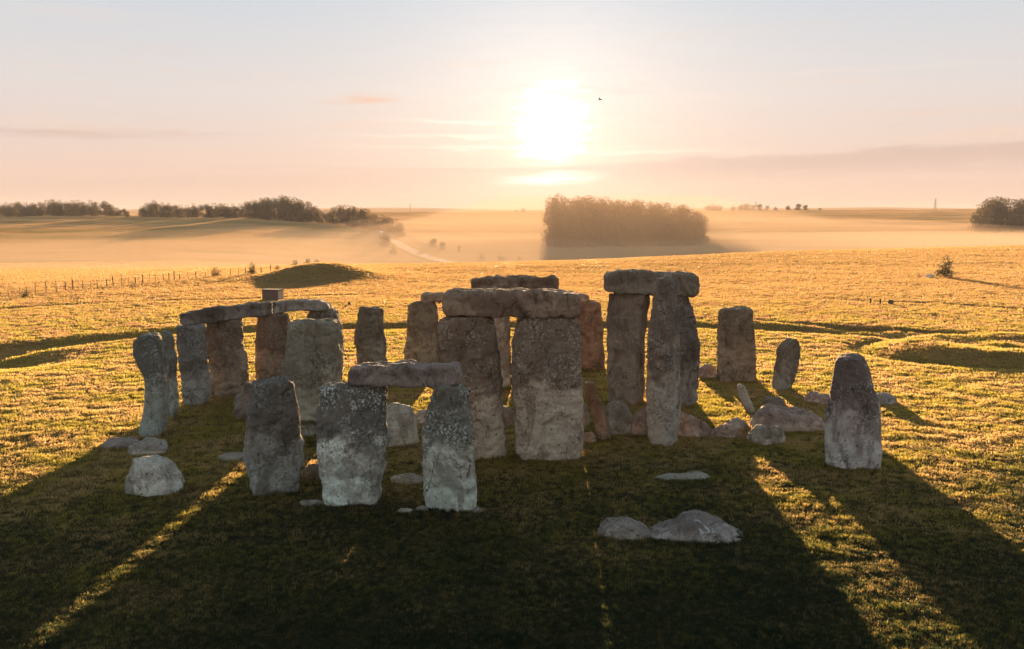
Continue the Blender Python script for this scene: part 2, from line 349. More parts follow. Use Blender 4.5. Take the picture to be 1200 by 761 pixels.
def build_grass(N=340000):
    lr = RNG.random(N); r = 16.5 * (340 / 16.5) ** lr; a = RNG.uniform(-.78, .78, N)
    x = r * np.sin(a); y = r * np.cos(a); foot = np.ones(N)
    for fx, fy, k in FOOT:
        per = np.hypot(np.diff(fx, append=fx[0]), np.diff(fy, append=fy[0])).sum(); m_ = int(per * 16)
        j = RNG.integers(0, len(fx), m_); cx_, cy_ = fx.mean(), fy.mean(); q = 1 + RNG.uniform(-.02, .16, m_)
        x = np.append(x, cx_ + (fx[j] - cx_) * q); y = np.append(y, cy_ + (fy[j] - cy_) * q); foot = np.append(foot, np.full(m_, 1 + .75 * k))
    r = np.hypot(x, y); N = len(x); z = terrain(x, y)
    me = bpy.data.meshes.new('grass'); me.vertices.add(N); me.vertices.foreach_set('co', np.stack([x, y, z], 1).astype(np.float32).ravel())
    patch = .75 + .9 * np.clip(fbm(x / 1.3, y / .9, 3) + .1, -.3, .8)
    s = (r / 30) ** 1.0; sz = (r / 26) ** .35 * patch * RNG.uniform(.75, 1.4, N) * foot; s = np.where(foot > 1, np.minimum(s, 1.1), s)
    at = me.attributes.new('scl', 'FLOAT_VECTOR', 'POINT'); at.data.foreach_set('vector', np.stack([s, s, sz], 1).astype(np.float32).ravel())
    at = me.attributes.new('rot', 'FLOAT_VECTOR', 'POINT'); at.data.foreach_set('vector', np.stack([0 * r, 0 * r, RNG.uniform(0, 6.28, N)], 1).astype(np.float32).ravel())
    o = bpy.data.objects.new('grass', me); COL.objects.link(o)
    cc = bpy.data.collections.new('grass_tufts')
    for k in range(5): cc.objects.link(tuft(k))
    g = bpy.data.node_groups.new('scatter_grass', 'GeometryNodeTree')
    g.interface.new_socket('Geometry', in_out='INPUT', socket_type='NodeSocketGeometry'); g.interface.new_socket('Geometry', in_out='OUTPUT', socket_type='NodeSocketGeometry')
    gi = g.nodes.new('NodeGroupInput'); go = g.nodes.new('NodeGroupOutput'); ip = g.nodes.new('GeometryNodeInstanceOnPoints')
    ci = g.nodes.new('GeometryNodeCollectionInfo'); ci.inputs['Collection'].default_value = cc; ci.inputs['Separate Children'].default_value = True; ci.inputs['Reset Children'].default_value = True
    na = g.nodes.new('GeometryNodeInputNamedAttribute'); na.data_type = 'FLOAT_VECTOR'; na.inputs['Name'].default_value = 'scl'
    nr = g.nodes.new('GeometryNodeInputNamedAttribute'); nr.data_type = 'FLOAT_VECTOR'; nr.inputs['Name'].default_value = 'rot'
    L = g.links.new; L(gi.outputs[0], ip.inputs['Points']); L(ci.outputs[0], ip.inputs['Instance']); ip.inputs['Pick Instance'].default_value = True
    L(na.outputs['Attribute'], ip.inputs['Scale']); L(nr.outputs['Attribute'], ip.inputs['Rotation']); L(ip.outputs[0], go.inputs[0])
    md = o.modifiers.new('scatter', 'NODES'); md.node_group = g
    tag(o, 'short tussocky turf covering the plateau around the stones', 'grass', kind='stuff')

# ------------------------------------------------------------------ stone material
sm, n = new_mat('sarsen')
tcn = n.n('ShaderNodeTexCoord'); oi = n.n('ShaderNodeObjectInfo'); gx = n.n('ShaderNodeNewGeometry')
off = n.n('ShaderNodeVectorMath', operation='ADD'); n.set(off.inputs[0], tcn.outputs['Object'])
rv = n.n('ShaderNodeCombineXYZ'); n.set(rv.inputs[0], n.m('MULTIPLY', oi.outputs['Random'], 37)); n.set(rv.inputs[1], n.m('MULTIPLY', oi.outputs['Random'], 91)); n.set(off.inputs[1], rv.outputs[0])
P = off.outputs[0]
gs = n.n('ShaderNodeSeparateXYZ'); n.set(gs.inputs[0], tcn.outputs['Generated'])
patch = n.noise(P, .9, 6, .6, dist=.8); blot = n.noise(P, 3.2, 6, .68); speck = n.noise(P, 11, 6, .78); grain = n.noise(P, 60, 3, .6)
streak = n.noise(n.mapping(P, (2.6, 2.6, .35)), 1.2, 6, .65)
c = n.mix(n.smooth(patch, .35, .68), (.42, .36, .30), (.26, .205, .16))
c = n.mix(n.m('MULTIPLY', n.smooth(streak, .45, .7), .55), c, (.45, .42, .37))
# weathered dark crown and pale lichened lower face, border wandering from stone to stone
edge = n.m('ADD', gs.outputs[2], n.m('MULTIPLY', n.m('SUBTRACT', patch, .5), .9))
edge = n.m('ADD', edge, n.m('MULTIPLY', n.m('SUBTRACT', blot, .5), .35))
crown = n.m('MULTIPLY', n.smooth(edge, .42, .66), oi.outputs['Alpha'])
c = n.mix(n.m('MULTIPLY', crown, .92), c, (.075, .060, .050))
lower = n.m('MULTIPLY', n.smooth(edge, .55, .2), oi.outputs['Alpha'])
c = n.mix(n.m('MULTIPLY', lower, .5), c, (.42, .46, .41))
# lichen: pale discs and dark pits
vor = n.n('ShaderNodeTexVoronoi'); n.set(vor.inputs['Vector'], P); vor.inputs['Scale'].default_value = 11; vor.inputs['Randomness'].default_value = 1
spk = n.m('MULTIPLY_ADD', n.m('MULTIPLY', n.smooth(n.noise(P, 1.1, 4, .6), .42, .60), oi.outputs['Alpha']), .85, .14)
c = n.mix(n.m('MULTIPLY', n.smooth(speck, .52, .60), n.m('MULTIPLY', spk, .85)), c, (.56, .55, .49))
c = n.mix(n.m('MULTIPLY', n.smooth(speck, .47, .38), spk), c, (.05, .042, .037))
c = n.mix(n.m('MULTIPLY', n.m('MULTIPLY', n.smooth(vor.outputs['Distance'], .30, .18), n.smooth(blot, .52, .62)), .6), c, (.52, .53, .44))
stain = n.smooth(n.noise(n.mapping(P, (1, 1, .6)), .75, 5, .62, dist=1.2), .50, .60)
c = n.mix(n.m('MULTIPLY', stain, .6), c, (.13, .10, .078))
pv_ = n.n('ShaderNodeTexVoronoi'); n.set(pv_.inputs['Vector'], n.mapping(P, (1, 1, .8))); pv_.inputs['Scale'].default_value = 5.5
pits = n.m('MULTIPLY', n.smooth(pv_.outputs['Distance'], .20, .08), n.smooth(blot, .46, .56))
c = n.mix(n.m('MULTIPLY', pits, .85), c, (.03, .025, .022))
crk = n.n('ShaderNodeTexVoronoi', feature='DISTANCE_TO_EDGE'); dv_ = n.n('ShaderNodeVectorMath', operation='ADD'); n.set(dv_.inputs[0], n.mapping(P, (1.1, 1.1, .42)))
ds_ = n.n('ShaderNodeVectorMath', operation='SCALE'); nz_ = n.n('ShaderNodeTexNoise'); n.set(nz_.inputs['Vector'], P); nz_.inputs['Scale'].default_value = 2.4; nz_.inputs['Detail'].default_value = 4
n.set(ds_.inputs[0], nz_.outputs['Color']); ds_.inputs['Scale'].default_value = .3; n.set(dv_.inputs[1], ds_.outputs[0]); n.set(crk.inputs['Vector'], dv_.outputs[0]); crk.inputs['Scale'].default_value = 1.0
cracks = n.m('MULTIPLY', n.smooth(crk.outputs['Distance'], .022, .004), n.smooth(patch, .50, .60))
c = n.mix(n.m('MULTIPLY', cracks, .45), c, (.035, .03, .026))
c = n.mix(1.0, c, oi.outputs['Color'], 'MULTIPLY')
hh = n.m('ADD', n.m('MULTIPLY', blot, .5), n.m('ADD', n.m('MULTIPLY', speck, .35), n.m('MULTIPLY', grain, .08)))
hh = n.m('ADD', hh, n.m('MULTIPLY', streak, .6)); hh = n.m('SUBTRACT', hh, n.m('MULTIPLY', pits, .5)); hh = n.m('SUBTRACT', hh, n.m('MULTIPLY', cracks, .35))
pr = principled(n, c, .85, .25, bump(n, hh, 1.0, .17))
out(n, pr.outputs[0])
STONE = sm

def finish_stone(o, tint=(1, 1, 1), crown=.8):
    o.color = (*tint, crown); return o

def rock_disp(V, N, seed, amp=1.0):
    """weather the surface: hollows, pits, chipped arrises"""
    o = Vector((seed * 13.7, seed * 5.1, seed * 3.3)); res = np.empty(len(V))
    for i, p in enumerate(V):
        q = Vector(p)
        a = mn.fractal(q * .9 + o, 1.0, 2.0, 3)
        c_ = mn.fractal(q * 3.1 + o, .8, 2.1, 4)
        pit = mn.noise(q * 5.5 - o); pit = max(0, pit - .25)
        gr = mn.noise(Vector((q.x * 3.2, q.y * 3.2, q.z * .5)) + o)
        w_ = Vector((q.x * 1.5, q.y * 1.5, q.z * .75)) + o + Vector((a, c_, gr)) * .3
        D = mn.voronoi(w_)[0]; crack = max(0, .05 - (D[1] - D[0])) * .35
        D2 = mn.voronoi(q * 3.4 - o)[0]
        res[i] = .07 * a + .045 * c_ + .035 * gr - .10 * pit + .11 * (.45 - D[0]) - crack + .05 * (.4 - D2[0]) + .012 * mn.noise(q * 11 + o)
    return V + N * (res * amp)[:, None]

def stone_mesh(name, rings, seed, amp, mat, loc, parent=None, closed_bottom=False):
    """rings: array (R, K, 3) world coordinates, from bottom to top; makes one closed surface"""
    rings = np.asarray(rings); R_, K = rings.shape[:2]
    V = rings.reshape(-1, 3)
    cen = rings.mean(axis=1, keepdims=True)
    # broken corners and flaked arrises
    rc = random.Random(int(seed * 91)); F3 = rings.reshape(-1, 3).copy(); mid_ = F3.mean(0)
    for _ in range(int(22 * min(1, amp * 1.1))):
        nv = Vector((rc.gauss(0, 1), rc.gauss(0, 1), rc.gauss(0, .8))).normalized(); nv = np.array(nv)
        d_ = F3 @ nv; cut_ = d_.max() - rc.uniform(.03, .15) * min(1, amp)
        F3 -= np.outer(np.maximum(d_ - cut_, 0) * .9, nv)
    rings = F3.reshape(R_, K, 3)
    # normals from ring tangents
    du = np.roll(rings, -1, 1) - np.roll(rings, 1, 1); dv = np.gradient(rings, axis=0)
    Nn = np.cross(du, dv); Nn /= np.linalg.norm(Nn, axis=2, keepdims=True) + 1e-9
    V = rock_disp(V, Nn.reshape(-1, 3), seed, amp) - np.array(loc)
    i = np.arange(R_ - 1)[:, None] * K; j = np.arange(K)[None]; j2 = (j + 1) % K
    Q = np.stack([i + j, i + j2, i + K + j2, i + K + j], -1).reshape(-1, 4).tolist()
    Q.append(list(range(K))[::-1]); Q.append([(R_ - 1) * K + k for k in range(K)])
    me = bpy.data.meshes.new(name); me.from_pydata(V.tolist(), [], Q); me.polygons.foreach_set('use_smooth', np.ones(len(me.polygons), bool))
    me.materials.append(mat); o = bpy.data.objects.new(name, me); COL.objects.link(o); o.location = loc
    if parent: o.parent = parent
    return o

def sec(K, nexp):
    a = np.linspace(0, 2 * np.pi, 20001)
    c_, s_ = np.cos(a), np.sin(a)
    x = np.sign(c_) * np.abs(c_) ** (2 / nexp); y = np.sign(s_) * np.abs(s_) ** (2 / nexp)
    L = np.concatenate([[0], np.cumsum(np.hypot(np.diff(x), np.diff(y)))]); q = np.linspace(0, L[-1], K, endpoint=False)
    return np.interp(q, L, x), np.interp(q, L, y)
FOOT = []

UP = {}
def upright_plan(key, rows, t, ybase=None, ztop=None):
    yb = ybase or rows[-1][0]; xc = (rows[-1][1] + rows[-1][2]) / 2
    Yf = ground(xc, yb)[1]; UP[key] = dict(rows=rows, t=t, Yf=Yf, Yc=Yf + t / 2, yb=yb); return UP[key]
def upright(key, label, tint=(1, 1, 1), crown=.8, yaw=0, nexp=4.5, ztop=None, seed=None, group=None, name='standing_stone', cat='standing stone', tprof=None, amp=1.0, topr=.09, lean=0):
    d = UP[key]; Yc, t = d['Yc'], d['t']; seed = seed if seed is not None else len(UP) + hash(key) % 1000 * 0 + list(UP).index(key)
    pts = []
    for (y, xl, xr) in d['rows']:
        (a, z), (c_, _) = at_depth(xl, y, Yc), at_depth(xr, y, Yc); pts.append((z, a, c_))
    pts = np.array(pts[::-1]); zb = at_depth(600, d['yb'], Yc)[1]; zt = pts[-1, 0]; T = ztop or zt * 1.0
    zz = (pts[:, 0] - zb) * T / (zt - zb); zz[0] = max(0, zz[0]); xl = pts[:, 1]; xr = pts[:, 2]
    for i in range(1, len(zz)): zz[i] = max(zz[i], zz[i - 1] + 1e-3)
    H = zz[-1]; step = .055; nz = max(14, int(H / step)); K = 112
    rr = min(topr, H * .2)
    ZL = list(np.concatenate([[-.35, -.15], np.linspace(0, H - rr, nz)])); INS = [0] * len(ZL)
    for a in np.linspace(15, 90, 6): ZL.append(H - rr + rr * math.sin(math.radians(a))); INS.append(rr * (1 - math.cos(math.radians(a))))
    cx, cy = sec(K, nexp); th = math.radians(yaw); rings = []
    x0b, x1b = np.interp(0, zz, xl), np.interp(0, zz, xr); lx, ly = (x0b + x1b) / 2, Yc
    def ring(z, ins, k=1.0):
        zc = min(max(z, 0), H)
        a_, c_ = np.interp(zc, zz, xl), np.interp(zc, zz, xr); w = (c_ - a_) / 2; m = (a_ + c_) / 2
        tt = t / 2
        if tprof: tt *= np.interp(zc / H, [p[0] for p in tprof], [p[1] for p in tprof])
        if z < 0: w *= 1.03; tt *= 1.03
        tt *= 1 - .10 * zc / H
        b_ = tt * .5 if yaw and abs(yaw) > 60 else tt
        A = max((w - b_ * abs(math.sin(th))) / max(.25, math.cos(th)), .45 * w)
        px_ = A * cx * math.cos(th) - b_ * cy * math.sin(th); py_ = A * cx * math.sin(th) + b_ * cy * math.cos(th)
        px_ *= w / np.abs(px_).max(); 
        fx = max(.05, (w - ins) / w) * k; fy = max(.05, (tt - ins) / tt) * k
        return np.stack([m + px_ * fx, Yc + lean * zc + py_ * fy, np.full(K, z)], 1)
    for z, ins in zip(ZL, INS): rings.append(ring(z, ins))
    FOOT.append((rings[2][:, 0], rings[2][:, 1], 1.0))
    for k in (.85, .68, .5, .32, .15): 
        q = ring(H, rr, k); q[:, 2] = H + .015 * (1 - k); rings.append(q)
    o = stone_mesh(name, rings, seed * 1.7 + 3, amp, STONE, (lx, ly, 0))
    finish_stone(o, tint, crown); return tag(o, label, cat, group)

LT = {}
def lintel_plan(key, cols, Yl, Yr, t):
    xs = np.array([c[0] for c in cols], float); x0, x1 = xs[0], xs[-1]; P = []
    for (px, yt, yb) in cols:
        Yc = Yl + (Yr - Yl) * (px - x0) / (x1 - x0)
        X = at_depth(px, 300, Yc)[0]; zt = at_depth(px, yt, Yc + t * .42)[1]; zb = at_depth(px, yb, Yc - t * .45)[1]
        P.append((X, Yc, zt, zb))
    LT[key] = dict(P=np.array(P), t=t); return LT[key]
def zbot(key, px):
    d = LT[key]['P']; 
    # X of that pixel at local depth
    best = np.interp(px, [600 + F * math.cos(PITCH) * 0 + p[0] / (p[1] / 1.0) * F for p in d], [p[3] for p in d]); return float(best)
def lintel(key, label, tint=(1, 1, 1), crown=.3, seed=0, group=None, name='lintel_stone', cat='lintel', nexp=8, amp=.8):
    d = LT[key]['P']; t = LT[key]['t']; X = d[:, 0]; L = X[-1] - X[0]; n_ = max(20, int(L / .055)); K = 84
    cx, cy = sec(K, nexp); rings = []; r = .08
    for k_ in (.2, .5, .8): rings.append((X[0], k_, 0))
    prof = [(X[0], .2), (X[0], .45), (X[0] + .005, .7)] + [(X[0] + r * (1 - math.cos(a)), .82 + .18 * math.sin(a)) for a in np.linspace(0, math.pi / 2, 6)]
    prof += [(x, 1.0) for x in np.linspace(X[0] + r + .05, X[-1] - r - .05, n_)]
    prof += [(X[-1] - r * (1 - math.cos(a)), .82 + .18 * math.sin(a)) for a in np.linspace(math.pi / 2, 0, 6)] + [(X[-1] - .005, .7), (X[-1], .45), (X[-1], .2)]
    rings = []
    for x, k in prof:
        Yc, zt, zb = (np.interp(x, X, d[:, i]) for i in (1, 2, 3)); h = (zt - zb) / 2
        rings.append(np.stack([np.full(K, x), Yc + cx * t / 2 * k, (zt + zb) / 2 + cy * h * k], 1))
    loc = (float(X.mean()), float(d[:, 1].mean()), float(d[:, 3].min()))
    o = stone_mesh(name, rings, seed + 40.3, amp, STONE, loc)
    finish_stone(o, tint, crown); return tag(o, label, cat, group)

def boulder(x0, x1, yt, yb, dy, label, top=None, tint=(1, 1, 1), crown=.25,  seed=1, name='fallen_stone', cat='fallen stone', nexp=2.6, zoff=0, zmin=.12, cuts=4, group=None, skew=0):
    xc = (x0 + x1) / 2; Yf = ground(xc, yb)[1]; Yc = Yf + dy / 2
    a = at_depth(x0, yt, Yc)[0]; c_ = at_depth(x1, yt, Yc)[0]; w = (c_ - a) / 2; m = (a + c_) / 2
    zt = max(zmin, at_depth(xc, yt, Yc + dy * .12)[1])
    if top: tx = [at_depth(p[0], yt, Yc)[0] for p in top]; tzv = [max(.04, at_depth(p[0], p[1], Yc + dy * .12)[1]) / zt for p in top]
    K, R_ = 84, 40; r = random.Random(seed * 7 + 1)
    cutp = []
    for _ in range(cuts):
        v = Vector((r.gauss(0, 1), r.gauss(0, 1), abs(r.gauss(0, .8)))).normalized(); cutp.append((v, r.uniform(.78, .95)))
    rings = []
    pa = np.linspace(-math.pi / 2 * .55, math.pi / 2 * .995, 8001); pc = np.cos(pa) ** (2 / nexp); pz = np.sign(np.sin(pa)) * np.abs(np.sin(pa)) ** (2 / nexp)
    pL = np.concatenate([[0], np.cumsum(np.hypot(np.diff(pc), np.diff(pz)))]); pq = np.linspace(0, pL[-1], R_ + 1); pc = np.interp(pq, pL, pc); pz = np.interp(pq, pL, pz)
    sx_, sy_ = sec(K, 2.4)
    FOOT.append((m + w * sx_, Yc + dy / 2 * sy_ + skew * w * sx_, .7))
    for i in range(R_ + 1):
        cz = float(pz[i]); cr = float(pc[i]); ring = []
        for k in range(K):
            cx = float(sx_[k]) * cr; cy = float(sy_[k]) * cr
            v = Vector((cx, cy, cz)); s = 1.0
            for pn, pd in cutp:
                dd = pn.dot(v)
                if dd > pd: s = min(s, pd / dd * .75 + .25 * s)
            v = v * s
            X = m + v.x * w; zz = v.z * zt
            if top and v.z > 0: zz *= float(np.interp(X, tx, tzv))
            if v.z < 0: zz = v.z * .35
            ring.append((X, Yc + v.y * dy / 2 + skew * (X - m), zz + zoff))
        rings.append(ring)
    small = min(1.0, min(w, zt) / .5)
    o = stone_mesh(name, np.array(rings), seed + 7.7, .95 * max(.28, small), STONE, (m, Yc, 0))
    finish_stone(o, tuple(.95 * q for q in tint), max(.45, crown * .65)); return tag(o, label, cat, group)

# ------------------------------------------------------------------ the circle: upright stones
GREY, WARM, PINK, COOL, DARK, PALE = (1, 1, 1), (.85, .68, .54), (1.15, .95, .93), (.78, .86, .85), (.55, .52, .51), (1.35, 1.38, 1.38)
upright_plan('knob', [(391, 166, 186), (399, 157, 189), (416, 157, 190), (431, 163, 192), (445, 169, 193), (456, 170, 195), (477, 169, 196), (498, 165.5, 196), (512, 164, 193)], 1.1)
upright_plan('slim', [(388, 187, 203), (395, 186, 207), (419, 188, 210), (445, 190, 212), (471, 190, 214), (484, 192, 212), (494, 196, 207)], 1.3)
upright_plan('left3', [(383, 207, 240), (392, 207, 241), (419, 210, 243), (445, 212, 246), (466, 214, 246), (477, 216, 240)], 1.1)
upright_plan('left4', [(379, 243, 284), (406, 243, 285), (432, 245, 290), (445, 246, 291.5), (466, 248, 291)], 1.1)
upright_plan('left5', [(369, 301, 339), (383, 300, 340), (420, 300, 340), (443, 300, 338), (457, 300, 338)], 1.1)
upright_plan('left6', [(364, 364, 391), (371, 360, 397), (390, 358, 400), (420, 357, 401), (449, 357, 401)], 1.1)
upright_plan('broad', [(375.5, 342, 392), (380, 338, 397), (385, 336.5, 399), (410, 335, 400), (440, 335, 400), (470, 336, 398), (497, 340, 396), (505, 344, 392), (516, 346, 390)], 1.3)
upright_plan('frontleft', [(445, 297, 343), (447.5, 293, 347), (472.5, 291, 350), (499, 287, 354), (525, 287.5, 357), (551, 289, 355.5), (571, 291, 353)], 1.15, ybase=581)
upright_plan('fa', [(449, 384, 453), (457, 376, 453.5), (473, 375, 453.5), (486, 373, 453), (512, 373, 453), (538, 375, 451.5), (564, 377, 449), (594, 379.5, 445)], 1.1)
upright_plan('fb', [(454, 512, 543), (466, 508, 550), (487, 500, 552), (506, 496, 555), (532, 495, 557), (558, 496, 557.5), (584, 497.5, 557.5), (595, 499, 557.5), (601, 506, 556)], 1.05)
upright_plan('back1', [(359.5, 422, 447), (364, 420, 449), (392, 416, 450), (408, 417, 452.5), (445, 419, 453)], 1.0)
upright_plan('back2', [(355.5, 484, 509), (360, 479, 512), (374, 479, 513.5), (392, 477, 514), (420, 473, 514), (436, 472, 515)], 1.1)
upright_plan('back3', [(355.5, 546, 574), (360, 538, 577), (435, 531, 580)], 1.0)
upright_plan('back4', [(355.5, 612, 640), (360, 609, 642), (434, 606, 646)], 1.0)
upright_plan('back5', [(355, 676, 701), (360, 674, 703), (382, 671, 706), (413, 669, 708), (435, 668, 709)], 1.1)
upright_plan('t1a', [(341, 562, 596), (380, 560, 598), (456, 558, 599)], 1.2)
upright_plan('t1b', [(341, 607, 646), (380, 605, 648), (456, 604, 650)], 1.2)
upright_plan('t2a', [(372, 523, 576), (378, 517, 580), (392, 513, 583), (410, 512, 584), (440, 513, 586), (460, 517, 588), (490, 528, 589), (500, 533, 590), (520, 540, 592), (539, 545, 594)], 1.15)
upright_plan('t2b', [(373, 613, 673), (379, 606, 678), (402, 601, 680), (437, 598, 681), (471, 601, 682.5), (505, 603, 683), (532, 605, 682), (540, 609, 680)], 1.15)
upright_plan('t3a', [(346, 713, 762), (366, 711, 760), (405, 710.5, 757), (431, 711, 756), (458, 711.5, 755.5), (475, 712, 755)], 1.25)
upright_plan('t3b', [(349, 770, 808), (363, 768, 812), (379, 766, 816), (400, 765, 819.5), (418, 765, 820), (437, 765, 819), (458, 766, 817), (477, 768, 816)], 1.2)
upright_plan('tall', [(325, 769, 794), (330, 767, 796), (360, 763, 796.5), (400, 758, 797), (430, 757, 797.5), (460, 756.5, 798), (500, 757, 798), (523, 759, 795)], 1.0)
upright_plan('rightb', [(361, 846, 879), (365, 843, 881), (403, 841, 883.5), (437, 840.5, 884.5), (448, 841, 885)], 1.1)
upright_plan('pointed', [(397, 926, 932), (400, 919, 936), (404, 914, 937.5), (410, 911, 938), (430, 907, 936), (447, 905, 932), (458, 904, 928)], .55)
upright_plan('bigright', [(416, 985, 1010), (419, 979, 1014), (424, 976, 1016), (452, 973.5, 1024), (479, 970, 1031), (492, 968, 1032), (518, 966, 1031), (531, 966.5, 1033), (543, 967.5, 1032)], 1.15, ybase=551)

# ------------------------------------------------------------------ lintels
Yc = lambda k: UP[k]['Yc']
lt, lb = [214, 230, 243, 267, 288.5, 307, 325, 350, 363.6, 373.6, 380, 384.5], [365, 362.6, 359, 357, 354, 353.5, 352, 349.6, 350.5, 350, 353, 357.6]
bt, bb = [214, 227, 240, 258, 283.5, 300, 317, 338.6, 362, 378.6, 384.5], [382, 382, 380, 377.6, 373.5, 372.6, 370, 366, 365.5, 365, 363.5]
def cols(x0, x1, n_): return [(x, float(np.interp(x, lt, lb)), float(np.interp(x, bt, bb))) for x in np.linspace(x0, x1, n_)]
yl = lambda x: float(np.interp(x, [223, 267, 320, 378], [Yc('left3'), Yc('left4'), Yc('left5'), Yc('left6')]))
UP['left5']['Yc'] = (UP['left4']['Yc'] + UP['left6']['Yc']) / 2
lintel_plan('L1', cols(211.5, 319, 9), yl(211.5), yl(319), 1.05)
lintel_plan('L2', cols(320, 385, 7), yl(320), yl(385), 1.05)
lintel_plan('L3', [(407, 429, 450), (412, 426, 452.5), (426, 424, 453.5), (452, 424.5, 453.5), (479, 422, 456), (492, 425, 456), (518, 424, 454), (535, 425, 453.5), (539, 430, 450)], Yc('fa'), Yc('fb'), 1.05)
lintel_plan('B1', [(494, 344, 355), (500, 342.5, 355.5), (540, 342.5, 355.5), (560, 343, 355.5)], Yc('back2'), Yc('back3'), 1.0)
lintel_plan('B2', [(561, 343, 355.5), (600, 343, 355.5), (625, 343, 355.5)], Yc('back3'), Yc('back4'), 1.0)
lintel_plan('B3', [(626, 343, 355.5), (670, 343, 355), (684, 342.5, 354.5), (689.5, 346, 353)], Yc('back4'), Yc('back5'), 1.0)
lintel_plan('T1', [(552, 329, 340), (554, 325, 341), (563, 324, 341), (584, 322.5, 341), (600, 323.5, 341), (617, 322, 341), (632, 324, 341), (648, 322, 341), (655, 325, 340)], Yc('t1a'), Yc('t1b'), 1.25)
lintel_plan('T2', [(519, 346, 367), (523, 341, 371), (535, 338, 372), (560, 338, 373), (590, 337, 373), (632, 338, 373.5), (660, 340, 373.5), (675, 342, 373), (680, 346, 370)], Yc('t2a') + .15, Yc('t2b') - .1, 1.25)
lintel_plan('T3', [(709, 323, 342), (713, 318, 344), (722, 316.5, 345), (745, 316, 346.5), (782, 318, 347.5), (812, 319.5, 349), (817.5, 322, 345)], Yc('t3a'), Yc('t3b'), 1.35)

lintel('L1', 'long weathered lintel bridging the left group, its left end overhanging the slope', DARK, .3, 1)
lintel('L2', 'shorter grey lintel of the left group, reaching right to the stone behind the broad one', (.78, .76, .76), .3, 2)
lintel('L3', 'low pinkish grey lintel on the two nearest uprights', (.76, .66, .66), .2, 3)
lintel('B1', 'small lintel end poking out left of the large front trilithon', WARM, .2, 4)
lintel('B2', 'middle lintel of the far circle, hidden behind the large front trilithon', WARM, .2, 5)
lintel('B3', 'lintel of the far circle whose tip shows right of the large front trilithon', (1.2, .95, .8), .2, 6)
lintel('T1', 'rough topped dark lintel of the far trilithon rising above the central one', (.66, .52, .42), .3, 7, amp=1.3)
lintel('T2', 'long brown lintel across the large central trilithon', (.86, .66, .54), .2, 8)
lintel('T3', 'thick dark lintel crowning the tall trilithon right of centre', (.58, .52, .46), .3, 9)

UPL = 'tall '
Zb = lambda k, px: zbot(k, px) + .03
upright('knob', 'grey upright with a bulging undercut head, leftmost standing stone', COOL, .75, nexp=3.4, yaw=8, amp=.55)
upright('slim', 'slim dark grey upright just right of the undercut leftmost stone', (.85, .93, .95), .6, nexp=3.2, yaw=30)
upright('left3', 'grey upright under the left end of the long lintel', (.82, .84, .86), .6, ztop=Zb('L1', 223), yaw=12)
upright('left4', 'brown grooved upright under the middle of the long left lintel', (.74, .62, .53), .5, ztop=Zb('L1', 265), yaw=10)
upright('left5', 'grooved brown upright under the joint of the two left lintels', (.72, .58, .48), .5, ztop=Zb('L2', 322), yaw=10)
upright('left6', 'grey upright at the right end of the left lintels, behind the broad stone', (.85, .85, .82), .5, ztop=Zb('L2', 377), yaw=0)
upright('broad', 'broad mottled green grey upright without lintel, hollow at its foot, left of centre', (.86, .86, .76), .5, nexp=4.2, tprof=[(0, .45), (.12, .5), (.16, 1.1), (.3, 1.05), (1, 1)])
upright('frontleft', 'blocky free standing upright with a flat top, left of the nearest lintelled pair', (.72, .74, .74), .7, yaw=20, nexp=7)
upright('fa', 'wide speckled pale upright carrying the left end of the nearest lintel', (1.5, 1.58, 1.56), 1.0, ztop=Zb('L3', 425), nexp=4)
upright('fb', 'speckled narrower upright carrying the right end of the nearest lintel', (1.32, 1.42, 1.38), .9, ztop=Zb('L3', 520), nexp=3.6)
upright('back1', 'small far upright standing alone against the gold field, above the nearest lintel', (.66, .60, .50), .4, yaw=-12)
upright('back2', 'far upright beneath the small lintel end left of the central trilithon', (.74, .64, .50), .3, ztop=Zb('B1', 496))
upright('back3', 'upright of the far circle standing behind the left leg of the central trilithon', WARM, .3, ztop=Zb('B1', 556))
upright('back4', 'upright of the far circle standing behind the right leg of the central trilithon', WARM, .3, ztop=Zb('B2', 622))
upright('back5', 'reddish far upright just right of the central trilithon', (.74, .50, .38), .2, ztop=Zb('B3', 684))
upright('t1a', 'left leg of the far trilithon, seen through the gap of the central one', (1.15, .95, .8), .3, ztop=Zb('T1', 580))
upright('t1b', 'right leg of the far trilithon, hidden behind the central one', (1.15, .95, .8), .3, ztop=Zb('T1', 628))
upright('t2a', 'waisted left leg of the large central trilithon with a pale scar on its face', (1.1, .9, .76), .75, ztop=Zb('T2', 548), nexp=3.4)
upright('t2b', 'massive smooth right leg of the large central trilithon', (1.2, 1.0, .86), .7, ztop=Zb('T2', 643), nexp=5, amp=.85)
upright('t3a', 'squared left leg of the tall trilithon right of centre', (.68, .58, .51), .3, ztop=Zb('T3', 735), yaw=-28, nexp=6, amp=.7)
upright('t3b', 'right leg of the tall trilithon, bulging on its outer side', (.66, .60, .60), .6, ztop=Zb('T3', 792), yaw=10)
tall = upright('tall', 'tallest slender upright with a peg on top, in front of the right trilithon', (.92, .84, .78), .7, yaw=-35, nexp=6, amp=.75)
upright('rightb', 'squared brown upright without lintel on the far right of the trilithons', (.66, .57, .48), .4, nexp=5)
upright('pointed', 'short thin upright with a pointed top between two larger stones on the right', (.70, .64, .56), .5, nexp=2.8, topr=.05, yaw=15)
upright('bigright', 'thick tapering upright with a blackened top, rightmost standing stone', (1.22, 1.1, 1.14), 1.0, yaw=-24, nexp=4.5, amp=.6)
